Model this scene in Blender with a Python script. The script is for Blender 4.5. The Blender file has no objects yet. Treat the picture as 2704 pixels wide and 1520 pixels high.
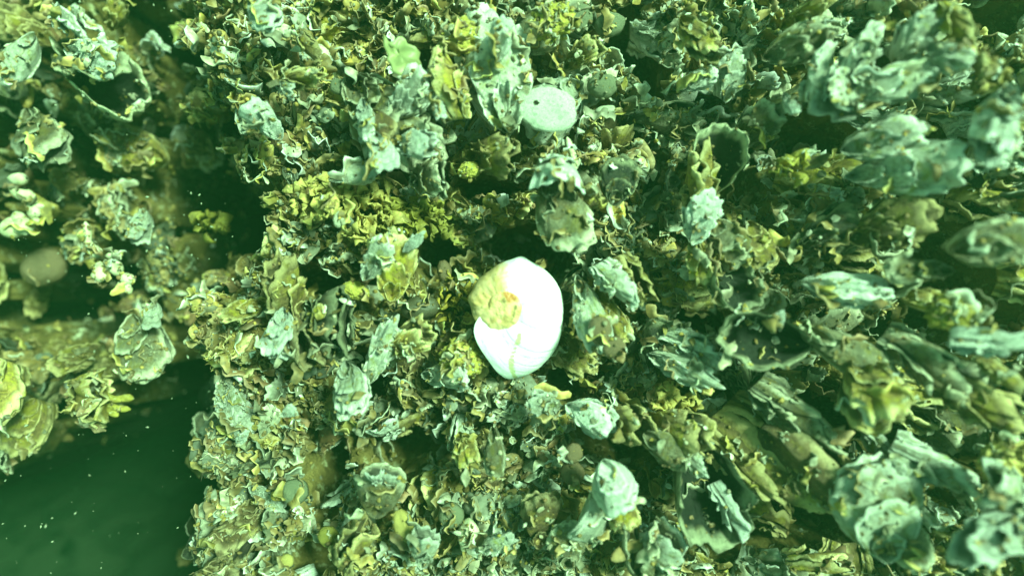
import bpy, math, random
import numpy as np
from mathutils import Vector, Matrix, Euler
from mathutils.bvhtree import BVHTree

SC = bpy.context.scene
COL = SC.collection
R = math.radians

# ------------------------------------------------------------ camera, light, exposure
D = 0.387                                   # camera height above the reef's mean level (m)
HF = R(80)
FPX = 1352 / math.tan(HF / 2)               # focal length in photo pixels (2704 wide)
cam_d = bpy.data.cameras.new('camera')
cam = bpy.data.objects.new('camera', cam_d); COL.objects.link(cam)
cam.location = (0, 0, D)
cam_d.sensor_width = 36; cam_d.lens = 18 / math.tan(HF / 2)
cam_d.clip_start = 0.01; cam_d.clip_end = 50
cam_d.dof.use_dof = True; cam_d.dof.focus_distance = 0.375; cam_d.dof.aperture_fstop = 2.3
SC.camera = cam

SUN_EL, SUN_AZ = R(52), R(58)               # light slants down through the water from the upper right of the view
world = bpy.data.worlds.new('World'); SC.world = world; world.use_nodes = True
nt = world.node_tree; nt.nodes.clear()
sky = nt.nodes.new('ShaderNodeTexSky'); sky.sky_type = 'NISHITA'; sky.sun_disc = False
sky.sun_elevation = SUN_EL; sky.sun_rotation = SUN_AZ
tint = nt.nodes.new('ShaderNodeMix'); tint.data_type = 'RGBA'; tint.blend_type = 'MULTIPLY'
tint.inputs['Factor'].default_value = 1
tint.inputs[7].default_value = (0.48, 1.0, 0.42, 1)   # metres of green water above the reef
bg = nt.nodes.new('ShaderNodeBackground'); bg.inputs['Strength'].default_value = 0.095
wo = nt.nodes.new('ShaderNodeOutputWorld')
nt.links.new(sky.outputs[0], tint.inputs[6]); nt.links.new(tint.outputs[2], bg.inputs['Color'])
nt.links.new(bg.outputs[0], wo.inputs[0])

sl = bpy.data.lights.new('sun', 'SUN'); sl.energy = 5.0; sl.angle = R(13); sl.color = (0.53, 1.0, 0.60)
sun = bpy.data.objects.new('sun', sl); COL.objects.link(sun)
sd = Vector((math.sin(SUN_AZ) * math.cos(SUN_EL), math.cos(SUN_AZ) * math.cos(SUN_EL), math.sin(SUN_EL)))
sun.rotation_euler = sd.to_track_quat('Z', 'Y').to_euler(); sun.location = sd * 3

SC.view_settings.view_transform = 'Standard'; SC.view_settings.look = 'None'
SC.view_settings.exposure = 1.3; SC.view_settings.gamma = 1
SC.cycles.max_bounces = 6; SC.cycles.volume_bounces = 1

# ------------------------------------------------------------ helpers
rng = np.random.default_rng(11)
random.seed(11)

def _hash(i, j, k, s):
    n = (i * 374761393 + j * 668265263 + k * 1274126177 + s * 974634777) & 0xFFFFFFFF
    n = ((n ^ (n >> 13)) * 1274126177) & 0xFFFFFFFF
    n = (n ^ (n >> 16)) & 0xFFFFFFFF
    return n / 4294967295.0 * 2 - 1

def vnoise(x, y, z=0.0, s=0):
    x, y, z = np.broadcast_arrays(np.asarray(x, float), np.asarray(y, float), np.asarray(z, float))
    xi, yi, zi = np.floor(x).astype(np.int64), np.floor(y).astype(np.int64), np.floor(z).astype(np.int64)
    fx, fy, fz = x - xi, y - yi, z - zi
    fx, fy, fz = [f * f * (3 - 2 * f) for f in (fx, fy, fz)]
    out = 0
    for a in (0, 1):
        for b in (0, 1):
            for c in (0, 1):
                out = out + _hash(xi + a, yi + b, zi + c, s) * (fx if a else 1 - fx) * (fy if b else 1 - fy) * (fz if c else 1 - fz)
    return out

def fbm(x, y, z=0.0, s=0, o=4):
    r, a = 0, 0.5
    for i in range(o):
        r = r + a * vnoise(np.asarray(x) * 2 ** i, np.asarray(y) * 2 ** i, np.asarray(z) * 2 ** i, s + i); a *= 0.5
    return r

def sstep(a, b, x):
    t = np.clip((np.asarray(x, float) - a) / (b - a), 0, 1)
    return t * t * (3 - 2 * t)

def mesh_np(name, V, F, mat, attrs=None, smooth=True):
    me = bpy.data.meshes.new(name)
    me.from_pydata(np.asarray(V).tolist(), [], np.asarray(F).tolist() if not isinstance(F, list) else F)
    for k, a in (attrs or {}).items():
        a = np.asarray(a, np.float32)
        if a.ndim == 1:
            at = me.attributes.new(k, 'FLOAT', 'POINT'); at.data.foreach_set('value', a)
        else:
            at = me.attributes.new(k, 'FLOAT_COLOR', 'POINT')
            at.data.foreach_set('color', np.concatenate([a, np.ones((len(a), 1), np.float32)], 1).ravel())
    if mat: me.materials.append(mat)
    if smooth: me.polygons.foreach_set('use_smooth', [True] * len(me.polygons))
    me.update()
    return me

def link(name, data, parent=None):
    o = bpy.data.objects.new(name, data); COL.objects.link(o)
    if parent: o.parent = parent
    return o

def tag(o, label=None, cat=None, group=None, kind=None):
    if label: o['label'] = label
    if cat: o['category'] = cat
    if group: o['group'] = group
    if kind: o['kind'] = kind
    return o

# photo pixel (2704 x 1520) at height z -> world point
def at(px, py, z):
    k = (D - z) / FPX
    return Vector(((px - 1352) * k, (760 - py) * k, z))

# ------------------------------------------------------------ materials
def mat_new(name):
    m = bpy.data.materials.new(name); m.use_nodes = True
    n = m.node_tree; n.nodes.clear()
    out = n.nodes.new('ShaderNodeOutputMaterial'); b = n.nodes.new('ShaderNodeBsdfPrincipled')
    n.links.new(b.outputs[0], out.inputs[0])
    return m, n, b

def N(n, t, **kw):
    x = n.nodes.new(t)
    for k, v in kw.items(): setattr(x, k, v)
    return x

def mixc(n, fac, a, b, blend='MIX'):
    m = N(n, 'ShaderNodeMix', data_type='RGBA', blend_type=blend)
    for sock, v in ((m.inputs['Factor'], fac), (m.inputs[6], a), (m.inputs[7], b)):
        if isinstance(v, bpy.types.NodeSocket): n.links.new(v, sock)
        elif isinstance(v, tuple): sock.default_value = v if len(v) == 4 else (*v, 1)
        else: sock.default_value = v
    return m.outputs[2]

def ramp(n, src, p0, p1, v0=0.0, v1=1.0):
    m = N(n, 'ShaderNodeMapRange', interpolation_type='SMOOTHSTEP')
    m.inputs['From Min'].default_value = p0; m.inputs['From Max'].default_value = p1
    m.inputs['To Min'].default_value = v0; m.inputs['To Max'].default_value = v1
    n.links.new(src, m.inputs['Value']); return m.outputs[0]

def noise_tex(n, vec, scale, detail=4, rough=0.6, dist=0.0):
    t = N(n, 'ShaderNodeTexNoise'); t.inputs['Scale'].default_value = scale
    t.inputs['Detail'].default_value = detail; t.inputs['Roughness'].default_value = rough
    t.inputs['Distortion'].default_value = dist
    n.links.new(vec, t.inputs['Vector']); return t.outputs['Fac']

def obj_vec(n):
    tc = N(n, 'ShaderNodeTexCoord'); oi = N(n, 'ShaderNodeObjectInfo')
    mu = N(n, 'ShaderNodeMath', operation='MULTIPLY'); mu.inputs[1].default_value = 37.0
    n.links.new(oi.outputs['Random'], mu.inputs[0])
    ad = N(n, 'ShaderNodeVectorMath', operation='ADD')
    n.links.new(tc.outputs['Object'], ad.inputs[0]); n.links.new(mu.outputs[0], ad.inputs[1])
    return ad.outputs[0], oi.outputs['Random']

def bump(n, b, src, strength, dist):
    bp = N(n, 'ShaderNodeBump'); bp.inputs['Strength'].default_value = strength; bp.inputs['Distance'].default_value = dist
    n.links.new(src, bp.inputs['Height']); n.links.new(bp.outputs[0], b.inputs['Normal'])

def shell_mat(name, c0, c1, lip, inner, algae, algae_amt):
    m, n, b = mat_new(name)
    v, rnd = obj_vec(n)
    g = N(n, 'ShaderNodeAttribute', attribute_name='grow').outputs['Fac']
    inn = N(n, 'ShaderNodeAttribute', attribute_name='inner').outputs['Fac']
    c = mixc(n, ramp(n, noise_tex(n, v, 5, 5, .65, .6), .36, .64), c0, c1)
    # growth bands running round the valve
    gm = N(n, 'ShaderNodeMath', operation='MULTIPLY'); gm.inputs[1].default_value = 9.0; n.links.new(g, gm.inputs[0])
    cx = N(n, 'ShaderNodeCombineXYZ'); n.links.new(gm.outputs[0], cx.inputs[0]); n.links.new(rnd, cx.inputs[1])
    band = noise_tex(n, cx.outputs[0], 1.6, 2, .5)
    c = mixc(n, ramp(n, band, .42, .62, 0, .65), c, tuple(.45 * x for x in c0))
    # specks, encrusting flecks
    c = mixc(n, ramp(n, noise_tex(n, v, 26, 3, .6), .60, .72, 0, .7), c, lip)
    c = mixc(n, ramp(n, noise_tex(n, v, 17, 3, .7), .60, .74, 0, .8), c, (.035, .03, .018))
    c = mixc(n, ramp(n, noise_tex(n, v, 3.2, 5, .7, .8), .62 - .25 * algae_amt, .78 - .25 * algae_amt, 0, .85), c, algae)
    # silt and turf settled in patches
    c = mixc(n, ramp(n, noise_tex(n, v, 3.4, 6, .75, 1.2), (.52 if name.startswith(('pale', 'white')) else .47), .66, 0, (.74 if name.startswith(('pale', 'white')) else .82)), c, mixc(n, noise_tex(n, v, 30, 3, .6), (.06, .04, .017), (.25, .16, .055)))
    c = mixc(n, ramp(n, noise_tex(n, v, 9, 4, .7, .8), .57, .67, 0, (.5 if name.startswith(('pale', 'white')) else .75)), c, tuple(.25 * x for x in c0))
    # pale newly grown lip
    lipf = N(n, 'ShaderNodeMath', operation='MULTIPLY')
    n.links.new(ramp(n, g, .82, .97), lipf.inputs[0]); n.links.new(ramp(n, noise_tex(n, v, 7, 3, .6), .30, .56, .1, 1), lipf.inputs[1])
    c = mixc(n, lipf.outputs[0], c, lip)
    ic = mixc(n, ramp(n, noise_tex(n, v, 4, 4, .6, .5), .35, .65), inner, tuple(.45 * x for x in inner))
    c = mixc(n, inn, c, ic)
    hs = N(n, 'ShaderNodeHueSaturation'); n.links.new(c, hs.inputs['Color'])
    n.links.new(ramp(n, rnd, 0, 1, .72, 1.25), hs.inputs['Value'])
    n.links.new(hs.outputs[0], b.inputs['Base Color'])
    b.inputs['Roughness'].default_value = .55; b.inputs['Specular IOR Level'].default_value = .35
    bump(n, b, noise_tex(n, v, 24, 6, .75), .9, .0030)
    return m

M = {}
ALG = (.27, .19, .028)
M['pale'] = shell_mat('pale_shell', (.66, .64, .52), (.48, .48, .38), (.84, .82, .72), (.50, .48, .38), (.33, .32, .07), .45)
M['white'] = shell_mat('white_shell', (.82, .81, .72), (.68, .70, .60), (.88, .88, .80), (.55, .53, .45), (.40, .39, .14), .15)
M['grey'] = shell_mat('grey_shell', (.30, .26, .17), (.15, .125, .075), (.66, .60, .44), (.20, .19, .14), (.20, .16, .04), .6)
M['olive'] = shell_mat('olive_shell', (.26, .165, .06), (.14, .09, .035), (.66, .50, .24), (.15, .11, .05), (.34, .26, .035), .65)
M['brown'] = shell_mat('brown_shell', (.21, .125, .06), (.11, .07, .035), (.52, .40, .22), (.10, .075, .05), ALG, .4)
M['yellow'] = shell_mat('yellow_shell', (.58, .38, .10), (.34, .23, .07), (.84, .68, .34), (.28, .22, .09), (.54, .43, .04), .6)
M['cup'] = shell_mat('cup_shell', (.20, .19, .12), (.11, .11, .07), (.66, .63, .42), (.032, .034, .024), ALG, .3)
M['dark'] = shell_mat('dark_shell', (.075, .075, .055), (.04, .042, .032), (.34, .32, .20), (.045, .05, .04), (.10, .11, .03), .35)

def plain_mat(name, c0, c1, scale=60, rough=.6, spec=.35, bs=.5, bd=.001, speck=None):
    m, n, b = mat_new(name)
    tc = N(n, 'ShaderNodeTexCoord').outputs['Object']
    c = mixc(n, ramp(n, noise_tex(n, tc, scale, 5, .65, .4), .36, .66), c0, c1)
    c = mixc(n, ramp(n, noise_tex(n, tc, scale * .45, 6, .75, 1.0), .50, .62, 0, .7), c, tuple(.38 * x for x in c1))
    if speck: c = mixc(n, ramp(n, noise_tex(n, tc, scale * 4, 2, .5), .60, .70, 0, .85), c, speck)
    n.links.new(c, b.inputs['Base Color'])
    b.inputs['Roughness'].default_value = rough; b.inputs['Specular IOR Level'].default_value = spec
    bump(n, b, noise_tex(n, tc, scale * 3, 6, .75), bs, bd * 1.6)
    return m

M['limpet_grey'] = plain_mat('limpet_grey', (.22, .21, .14), (.13, .14, .08), 90, .6, .3, .6, .0008, (.40, .38, .26))
M['limpet_brown'] = plain_mat('limpet_brown', (.20, .125, .065), (.12, .08, .045), 90, .55, .35, .5, .0008, (.34, .27, .15))
M['limpet_pale'] = plain_mat('limpet_pale', (.55, .52, .40), (.38, .37, .26), 90, .6, .3, .5, .0008)
M['shell_white'] = plain_mat('shell_white', (.78, .78, .66), (.62, .64, .52), 45, .55, .3, .7, .0012)
M['mussel_dark'] = plain_mat('mussel_dark', (.055, .045, .03), (.10, .08, .05), 60, .4, .45, .3, .0005, (.3, .28, .16))
M['weed_yellow'] = plain_mat('weed_yellow', (.58, .42, .13), (.38, .28, .09), 120, .6, .3, .6, .001, (.70, .64, .22))
M['weed_olive'] = plain_mat('weed_olive', (.34, .27, .045), (.20, .155, .04), 120, .6, .3, .6, .001, (.52, .44, .12))
M['weed_orange'] = plain_mat('weed_orange', (.42, .27, .04), (.28, .20, .04), 120, .6, .3, .6, .001, (.6, .5, .1))
M['tube_white'] = plain_mat('tube_white', (.74, .68, .48), (.52, .47, .28), 80, .6, .3, .6, .001)
M['sponge'] = plain_mat('sponge_yellow', (.68, .54, .12), (.44, .34, .07), 110, .75, .2, .9, .002, (.70, .64, .34))

m, n, b = mat_new('reef_bed')
tc = N(n, 'ShaderNodeTexCoord').outputs['Object']
c = mixc(n, ramp(n, noise_tex(n, tc, 40, 6, .7, .5), .35, .65), (.10, .068, .024), (.25, .175, .06))
c = mixc(n, ramp(n, noise_tex(n, tc, 110, 5, .7), .54, .66, 0, .8), c, (.50, .47, .28))
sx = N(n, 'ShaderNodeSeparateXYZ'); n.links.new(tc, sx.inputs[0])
c = mixc(n, ramp(n, sx.outputs[2], -.20, -.12), (.020, .024, .014), c)      # bed colour darkened with depth, painted shade for pits and deep floor
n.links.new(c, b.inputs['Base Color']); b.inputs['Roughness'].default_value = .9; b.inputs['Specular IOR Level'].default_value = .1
bump(n, b, noise_tex(n, tc, 260, 5, .7), .9, .004)
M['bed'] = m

m, n, b = mat_new('shell_hash')
a = N(n, 'ShaderNodeAttribute', attribute_name='tint').outputs['Color']
tc = N(n, 'ShaderNodeTexCoord').outputs['Object']
c = mixc(n, ramp(n, noise_tex(n, tc, 240, 3, .6), .35, .65, 0, .55), a, (.06, .055, .03))
n.links.new(c, b.inputs['Base Color']); b.inputs['Roughness'].default_value = .6; b.inputs['Specular IOR Level'].default_value = .3
M['hash'] = m

# ------------------------------------------------------------ the reef's ground level
# WATER and CHAN: outlines on the mean reef level; the left bank lies lower, so its edge is drawn farther out
WATER = np.array([(-6000, 2400), (-900, 1620), (-331, 1339), (-169, 1264), (55, 1190), (198, 1040), (229, 897), (217, 760), (560, 690), (560, 770),
                  (495, 880), (575, 960), (535, 1100), (515, 1250), (500, 1400), (535, 1560), (560, 2400), (560, 9000), (-6000, 9000)], float)
CHAN = [(330, -200, 170), (345, 90, 180), (360, 220, 195), (405, 330, 205), (440, 430, 225), (468, 560, 232), (430, 650, 205), (373, 760, 157), (373, 900, 150)]
PITS = [(1155, 672, 55, 42, .07), (1400, 645, 105, 50, .055), (1145, 180, 48, 50, .08), (935, 205, 40, 22, .05), (1680, 110, 55, 60, .06),
        (1740, 195, 20, 60, .05), (1911, 440, 62, 75, .045), (2150, 345, 95, 50, .06), (2470, 370, 60, 85, .07), (2530, 740, 95, 110, .10),
        (1850, 835, 60, 45, .05), (1930, 1005, 90, 35, .05), (1885, 1310, 75, 95, .06), (1050, 1180, 90, 70, .05), (2190, 1335, 55, 60, .07),
        (2080, 1400, 110, 45, .06), (2310, 880, 25, 45, .06), (1590, 1150, 75, 45, .045), (890, 755, 120, 32, .05), (945, 1000, 50, 38, .05),
        (330, 310, 130, 35, .05), (150, 320, 60, 40, .05), (1480, 990, 50, 40, .04), (2210, 1120, 55, 60, .06), (860, 1260, 35, 80, .05),
        (850, 1475, 70, 40, .05), (1290, 505, 120, 22, .05), (1725, 500, 20, 60, .04), (2360, 1130, 85, 40, .06), (330, 60, 60, 60, .06),
        (1690, 1200, 40, 30, .04), (250, 820, 120, 60, .05), (70, 800, 120, 50, .05), (180, 870, 90, 60, .05), (120, 440, 50, 80, .04), (400, 470, 60, 60, .04), (60, 290, 40, 40, .05), (1490, 760, 40, 70, .045), (2040, 1090, 40, 30, .05), (2660, 30, 80, 60, .06)]

def poly_sd(px, py, P):
    d = np.full(np.shape(px), 1e9); inside = np.zeros(np.shape(px), bool)
    for i in range(len(P)):
        x0, y0 = P[i]; x1, y1 = P[(i + 1) % len(P)]
        ex, ey = x1 - x0, y1 - y0
        t = np.clip(((px - x0) * ex + (py - y0) * ey) / (ex * ex + ey * ey), 0, 1)
        d = np.minimum(d, np.hypot(px - x0 - t * ex, py - y0 - t * ey))
        c = ((y0 > py) != (y1 > py)) & (px < ex * (py - y0) / (ey if ey else 1e-9) + x0)
        inside ^= c
    return np.where(inside, -d, d)

def drop(px, py):
    """how far the ground falls below the reef top at a nominal pixel"""
    px = np.asarray(px, float); py = np.asarray(py, float)
    wob = 26 * fbm(px / 90, py / 90, 3.3, 5, 3) + 34 * vnoise(px / 150, py / 130, 1.7, 6)
    sd_ = poly_sd(px, py, WATER) + wob
    dr = .60 * sstep(45, -170, sd_)
    best = np.zeros(px.shape)
    for i in range(len(CHAN) - 1):
        x0, y0, w0 = CHAN[i]; x1, y1, w1 = CHAN[i + 1]
        ex, ey = x1 - x0, y1 - y0
        t = np.clip(((px - x0) * ex + (py - y0) * ey) / (ex * ex + ey * ey), 0, 1)
        dd = np.hypot(px - x0 - t * ex, py - y0 - t * ey) + wob
        best = np.maximum(best, (.30 - .19 * sstep(500, 380, py) - .12 * sstep(640, 700, py) * sstep(840, 780, py)) * sstep(1.06, .72, dd / (w0 + t * (w1 - w0))))
    dr = np.maximum(dr, best)
    dr = dr + .13 * sstep(260, 200, px) * sstep(.0, .16, fbm(px / 95, py / 70, 8.1, 77, 3) + .02)
    for (x, y, rx, ry, d) in PITS:
        d = d * 1.95
        q = ((px - x + wob) / (1.15 * rx)) ** 2 + ((py - y + wob) / (1.15 * ry)) ** 2
        dr = dr + d * np.exp(-(q ** 1.5) * .7)
    return dr

def top(px, py):
    px = np.asarray(px, float); py = np.asarray(py, float)
    return .055 * sstep(1750, 2750, px) - .095 * sstep(520, 300, px) + .012 * fbm(px / 260, py / 260, 0, 9, 3) - .004

def nom(px, py):
    """photo pixel of a point on the reef top -> pixel it would have at the mean level"""
    a, b = px, py
    for _ in range(6):
        q = (D - float(top(a, b))) / D
        a, b = .5 * a + .5 * (1352 + (px - 1352) * q), .5 * b + .5 * (760 + (py - 760) * q)
    return a, b
def topp(px, py): return float(top(*nom(px, py)))
def dropp(px, py): return float(drop(*nom(px, py)))
PITS = [(*nom(p[0], p[1]), *p[2:]) for p in PITS]
def bed_px(px, py): return top(px, py) - drop(px, py)
def bed_xy(x, y): return bed_px(1352 + np.asarray(x) * FPX / D, 760 - np.asarray(y) * FPX / D)

def build_bed():
    xs = np.concatenate([np.linspace(-2.4, -.46, 90), np.linspace(-.455, .60, 720)]); ys = np.concatenate([np.linspace(-1.5, -.32, 70), np.linspace(-.315, .40, 490)])
    X, Y = np.meshgrid(xs, ys)
    wx, wy = .012 * fbm(X * 30, Y * 30, 2, 17, 3), .012 * fbm(X * 30, Y * 30, 7, 19, 3)
    rid = 1 - np.abs(fbm((X + wx) * 55, (Y + wy) * 55, 0, 31, 3)) * 3
    Z = bed_xy(X, Y) + .014 * fbm(X * 45, Y * 45, 0, 21, 4) + .008 * np.clip(rid, -.5, 1) + .006 * (1 - np.abs(fbm((X + wx) * 150, (Y + wy) * 150, 0, 37, 3)) * 3)
    Z -= .009
    V = np.stack([X, Y, Z], -1).reshape(-1, 3)
    ny, nx = X.shape
    i = np.arange(ny * nx).reshape(ny, nx)
    F = np.stack([i[:-1, :-1], i[:-1, 1:], i[1:, 1:], i[1:, :-1]], -1).reshape(-1, 4)
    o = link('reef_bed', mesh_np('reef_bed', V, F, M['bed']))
    tag(o, 'rough olive brown reef rock falling into a dark channel', 'ground', kind='structure')
build_bed()

# ------------------------------------------------------------ oysters
def sheet(seed, L, W, cup, ruf, nr, tmin, tmax, thick, irr, flare, off, bend, NT, NTH, frill=.0, arch=0):
    """one leaf of shell: outer and inner skin joined at the lip"""
    r_ = np.random.default_rng(seed)
    th = np.linspace(-math.pi, math.pi, NTH, endpoint=False)
    t = np.linspace(tmin, 1, NT)[:, None]
    cy, sy = np.cos(th), np.sin(th)
    yy = .5 * (1 + cy); sh = r_.uniform(.35, .6)
    ox = .5 * W * sy * ((1 - sh) + sh * yy ** .7) * 1.1
    oy = yy
    pn = fbm(1.7 * cy + 5, 1.7 * sy + 5, seed * 1.3, 40, 4)
    pn2 = vnoise(5 * cy + 9, 5 * sy + 9, seed * 2.1, 50)
    k = 1 + irr * 2 * pn + irr * .7 * pn2
    ox = ox * k + .10 * irr * r_.normal() * yy; oy = oy * (1 + irr * pn + .5 * irr * pn2)
    ph = r_.uniform(0, 6.28)
    wav = np.sin(nr * th + ph + 2.2 * vnoise(2 * cy, 2 * sy, seed, 60)) + .55 * np.sin(1.9 * nr * th + 2 * ph + 2 * vnoise(3 * cy, 3 * sy, seed, 61))
    lipw = .25 + .75 * sstep(.05, .5, yy)
    x = t * ox * tmax; y = t * oy * tmax
    tt = t * tmax
    n1 = fbm(x * 5, y * 5, seed, 70, 3)
    z = cup * 2.3 * tt ** .6 * np.clip(1 - tt ** 2, 0, 1) + off + .05 * n1 * tt
    z = z + ruf * wav * lipw * t ** 3 + flare * t ** 6 + bend * y ** 2 - arch * x ** 2 * tt
    if frill:
        fr = np.sin(19 * th + 3 * n1 + ph) * frill * t ** 5 * lipw
        z = z + fr; x = x * (1 + .6 * fr); y = y * (1 + .6 * fr)
    z = z + .007 * fbm(x * 14, y * 14, seed, 80, 3)
    zi = z - thick * (1 - .55 * t ** 5)
    Vo = np.stack([x, y + 0 * x, z], -1); Vi = np.stack([x * .985, y * .985 + 0 * x, zi], -1)
    V = np.concatenate([Vo.reshape(-1, 3), Vi.reshape(-1, 3)])
    i = np.arange(NT * NTH).reshape(NT, NTH); j = np.roll(i, -1, 1); n0 = NT * NTH
    Fo = np.stack([i[:-1], i[1:], j[1:], j[:-1]], -1).reshape(-1, 4)
    Fi = Fo[:, ::-1] + n0
    Fl = np.stack([i[-1], i[-1] + n0, j[-1] + n0, j[-1]], -1)
    Fh = np.stack([i[0], j[0], j[0] + n0, i[0] + n0], -1)
    g = np.broadcast_to(t, (NT, NTH)).ravel()
    return V, np.concatenate([Fo, Fi, Fl, Fh]), np.concatenate([g, g]), np.concatenate([0 * g, 1 - .9 * (g > .88)])

def join(parts):
    Vs, Fs, Gs, Is, n0 = [], [], [], [], 0
    for V, F, g, i in parts:
        Vs.append(V); Fs.append(F + n0); Gs.append(g); Is.append(i); n0 += len(V)
    return np.concatenate(Vs), np.concatenate(Fs), np.concatenate(Gs), np.concatenate(Is)

def rows(part, NT, NTH, k, keep):
    V, F, g, i = part
    row = (np.arange(len(V)) % (NT * NTH)) // NTH
    fr = row[F]
    sel = (fr.min(1) >= k) if keep == 'lip' else (fr.max(1) <= k)
    F = F[sel]; u = np.unique(F); mp = np.zeros(len(V), int); mp[u] = np.arange(len(u))
    return V[u], mp[F], g[u], i[u]

def valve(seed, W=.7, cup=.15, ruf=.05, nr=5, layers=4, thick=.06, irr=.16, bend=0, NT=20, NTH=72, frill=0, flip=False, piece=None, arch=0):
    r_ = np.random.default_rng(seed + 999)
    ps = []
    for k in range(layers):
        f = k / max(1, layers - 1) if layers > 1 else 1
        tm = 1 if k == layers - 1 else .38 + .58 * f + r_.uniform(-.03, .03)
        last = k == layers - 1
        ps.append(sheet(seed * 17 + k, 1, W * (1 if last else r_.uniform(.9, 1.05)), cup, ruf * (1 if last else .75), nr + k % 2, .05, tm, thick * (1 if last else .5),
                        irr, .0 if last else .035 + r_.uniform(0, .03), 0 if last else .012 + .016 * (layers - k), bend, NT if last else 12, NTH, frill, arch))
    if piece == 'lip': ps = [rows(ps[-1], NT, NTH, int(NT * .84), 'lip')]
    elif piece == 'main': ps[-1] = rows(ps[-1], NT, NTH, int(NT * .84), 'main')
    V, F, g, i = join(ps)
    if flip: V = V * [1, 1, -1]; F = F[:, ::-1]
    return V, F, g, i

STYLE = {   # look of the pair of valves
    'plain': dict(cup=.15, ruf=.018, nr=3, layers=2, irr=.13, frill=.002),
    'wavy': dict(cup=.13, ruf=.045, nr=3, layers=3, irr=.18, frill=.003),
    'frilly': dict(cup=.14, ruf=.062, nr=4, layers=3, irr=.20, frill=.008),
    'scaly': dict(cup=.16, ruf=.040, nr=3, layers=5, irr=.20, frill=.006),
    'long': dict(cup=.10, ruf=.050, nr=3, layers=3, irr=.18, frill=.004, W=.45),
    'round': dict(cup=.17, ruf=.022, nr=4, layers=3, irr=.10, frill=.003, W=.92),
    'smooth': dict(cup=.20, ruf=.008, nr=2, layers=1, irr=.07, frill=0, W=.85),
    'bowl': dict(cup=.26, ruf=.045, nr=4, layers=3, irr=.14, frill=.006, W=.85),
}
MESHC = {}
def valve_mesh(style, var, mat, low, piece=None):
    key = (style, var, mat, low, piece)
    if key not in MESHC:
        base = (style, var, low, piece)
        if base not in MESHC:
            p = dict(STYLE[style]); W = p.pop('W', .66 + .12 * ((var * 7) % 3 - 1))
            if low: p['cup'] *= .55; p['layers'] = max(1, p['layers'] - 1)
            MESHC[base] = valve(sum(map(ord, style)) + var * 31 + (500 if low else 0), W=W, bend=.08 * ((var * 5) % 3 - 1), arch=(1.3 if style == 'bowl' else (0, .9, .4, 1.4, -.5)[var % 5]) * (-.7 if low else 1), flip=low, piece=piece, **p)
        V, F, g, i = MESHC[base]
        MESHC[key] = mesh_np('lip' if piece == 'lip' else 'valve', V, F, M[mat], {'grow': g, 'inner': i})
    return MESHC[key]

PLACED = []          # (px, py, phrase) landmarks
def orient(rot, tilt, roll):
    return Matrix.Rotation(R(rot - 90), 3, 'Z') @ Matrix.Rotation(R(tilt), 3, 'X') @ Matrix.Rotation(R(roll), 3, 'Y')

def oyster(px, py, L, rot, tilt, roll, style, mat, label, var=0, dz=.016, gape=8, wide=1.0, low_mat=None, group=None, single=False, name='oyster', cat='oyster'):
    """L in photo pixels; rot = direction the lip points in the picture; tilt lifts the lip towards the viewer"""
    if group is None: dz += .009 + (.014 if px < 440 else 0)
    z = topp(px, py) + dz
    Lm = L * (D - z) / FPX
    Rm = orient(rot, tilt, roll)
    c = at(px, py, z)
    hinge = c - Rm @ Vector((0, .5 * Lm, 0))
    e = link(name, None); e.empty_display_size = .01
    tag(e, label, cat, group)
    e.matrix_world = Matrix.LocRotScale(hinge, Rm.to_quaternion(), Vector((1, 1, 1)))
    for nm, low, mm in (('cupped_valve', False, mat), ('flat_valve', True, low_mat or mat))[:1 if single else 2]:
        u = link(nm, valve_mesh(style, var, mm, low, 'main' if group is None else None), e)
        u.scale = (Lm * wide, Lm, Lm); u.rotation_euler = (R(-gape / 2 if low else gape / 2), 0, 0)
        if low: u.location = (0, 0, -.012 * Lm)
        if group is None: link('lip', valve_mesh(style, var, mm, low, 'lip'), u)
    return e

# ------------------------------------------------------------ other animals and plants
def limpet_mesh(seed, mat, h=.42, ribs=0, hole=None):
    r_ = np.random.default_rng(seed)
    NT, NTH = (30, 72) if hole else (16, 40)
    th = np.linspace(0, 2 * math.pi, NTH, endpoint=False); t = np.linspace(.02, 1, NT)[:, None]
    out = 1 + (.16 if hole else .10) * vnoise(1.5 * np.cos(th) + 3, 1.5 * np.sin(th), seed, 7) + .03 * vnoise(6 * np.cos(th), 6 * np.sin(th), seed, 8)
    sxx = .06 * r_.normal()
    x = .5 * t * out * np.cos(th) + sxx * (1 - t); y = .5 * t * out * np.sin(th)
    h = h * .8
    z = h * .5 * np.sqrt(np.clip(1 - t ** 2.2, 0, 1)) + (.002 if hole else .012) * np.sin(t * 30 + 3 * vnoise(x * 4, y * 4, seed, 9)) * t + .03 * vnoise(x * 4, y * 4, seed, 10) + .014 * fbm(x * 14, y * 14, seed, 12, 3)
    if ribs: z = z + .016 * np.sin(th * ribs) * t
    z = z - (.05 if hole else .16) * t ** 6
    V = np.stack([x, y, z + 0 * x], -1).reshape(-1, 3)
    i = np.arange(NT * NTH).reshape(NT, NTH); j = np.roll(i, -1, 1)
    F = np.stack([i[:-1], i[1:], j[1:], j[:-1]], -1).reshape(-1, 4).tolist()
    F.append(list(range(NTH))[::-1]); F.append(list(i[-1])[::-1])
    F[-2] = list(i[0])
    if hole: F = [f for f in F[:-1] if math.hypot(V[f, 0].mean() - hole[0], V[f, 1].mean() - hole[1]) > hole[2]]
    return mesh_np('limpet', V, F, M[mat])

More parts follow.
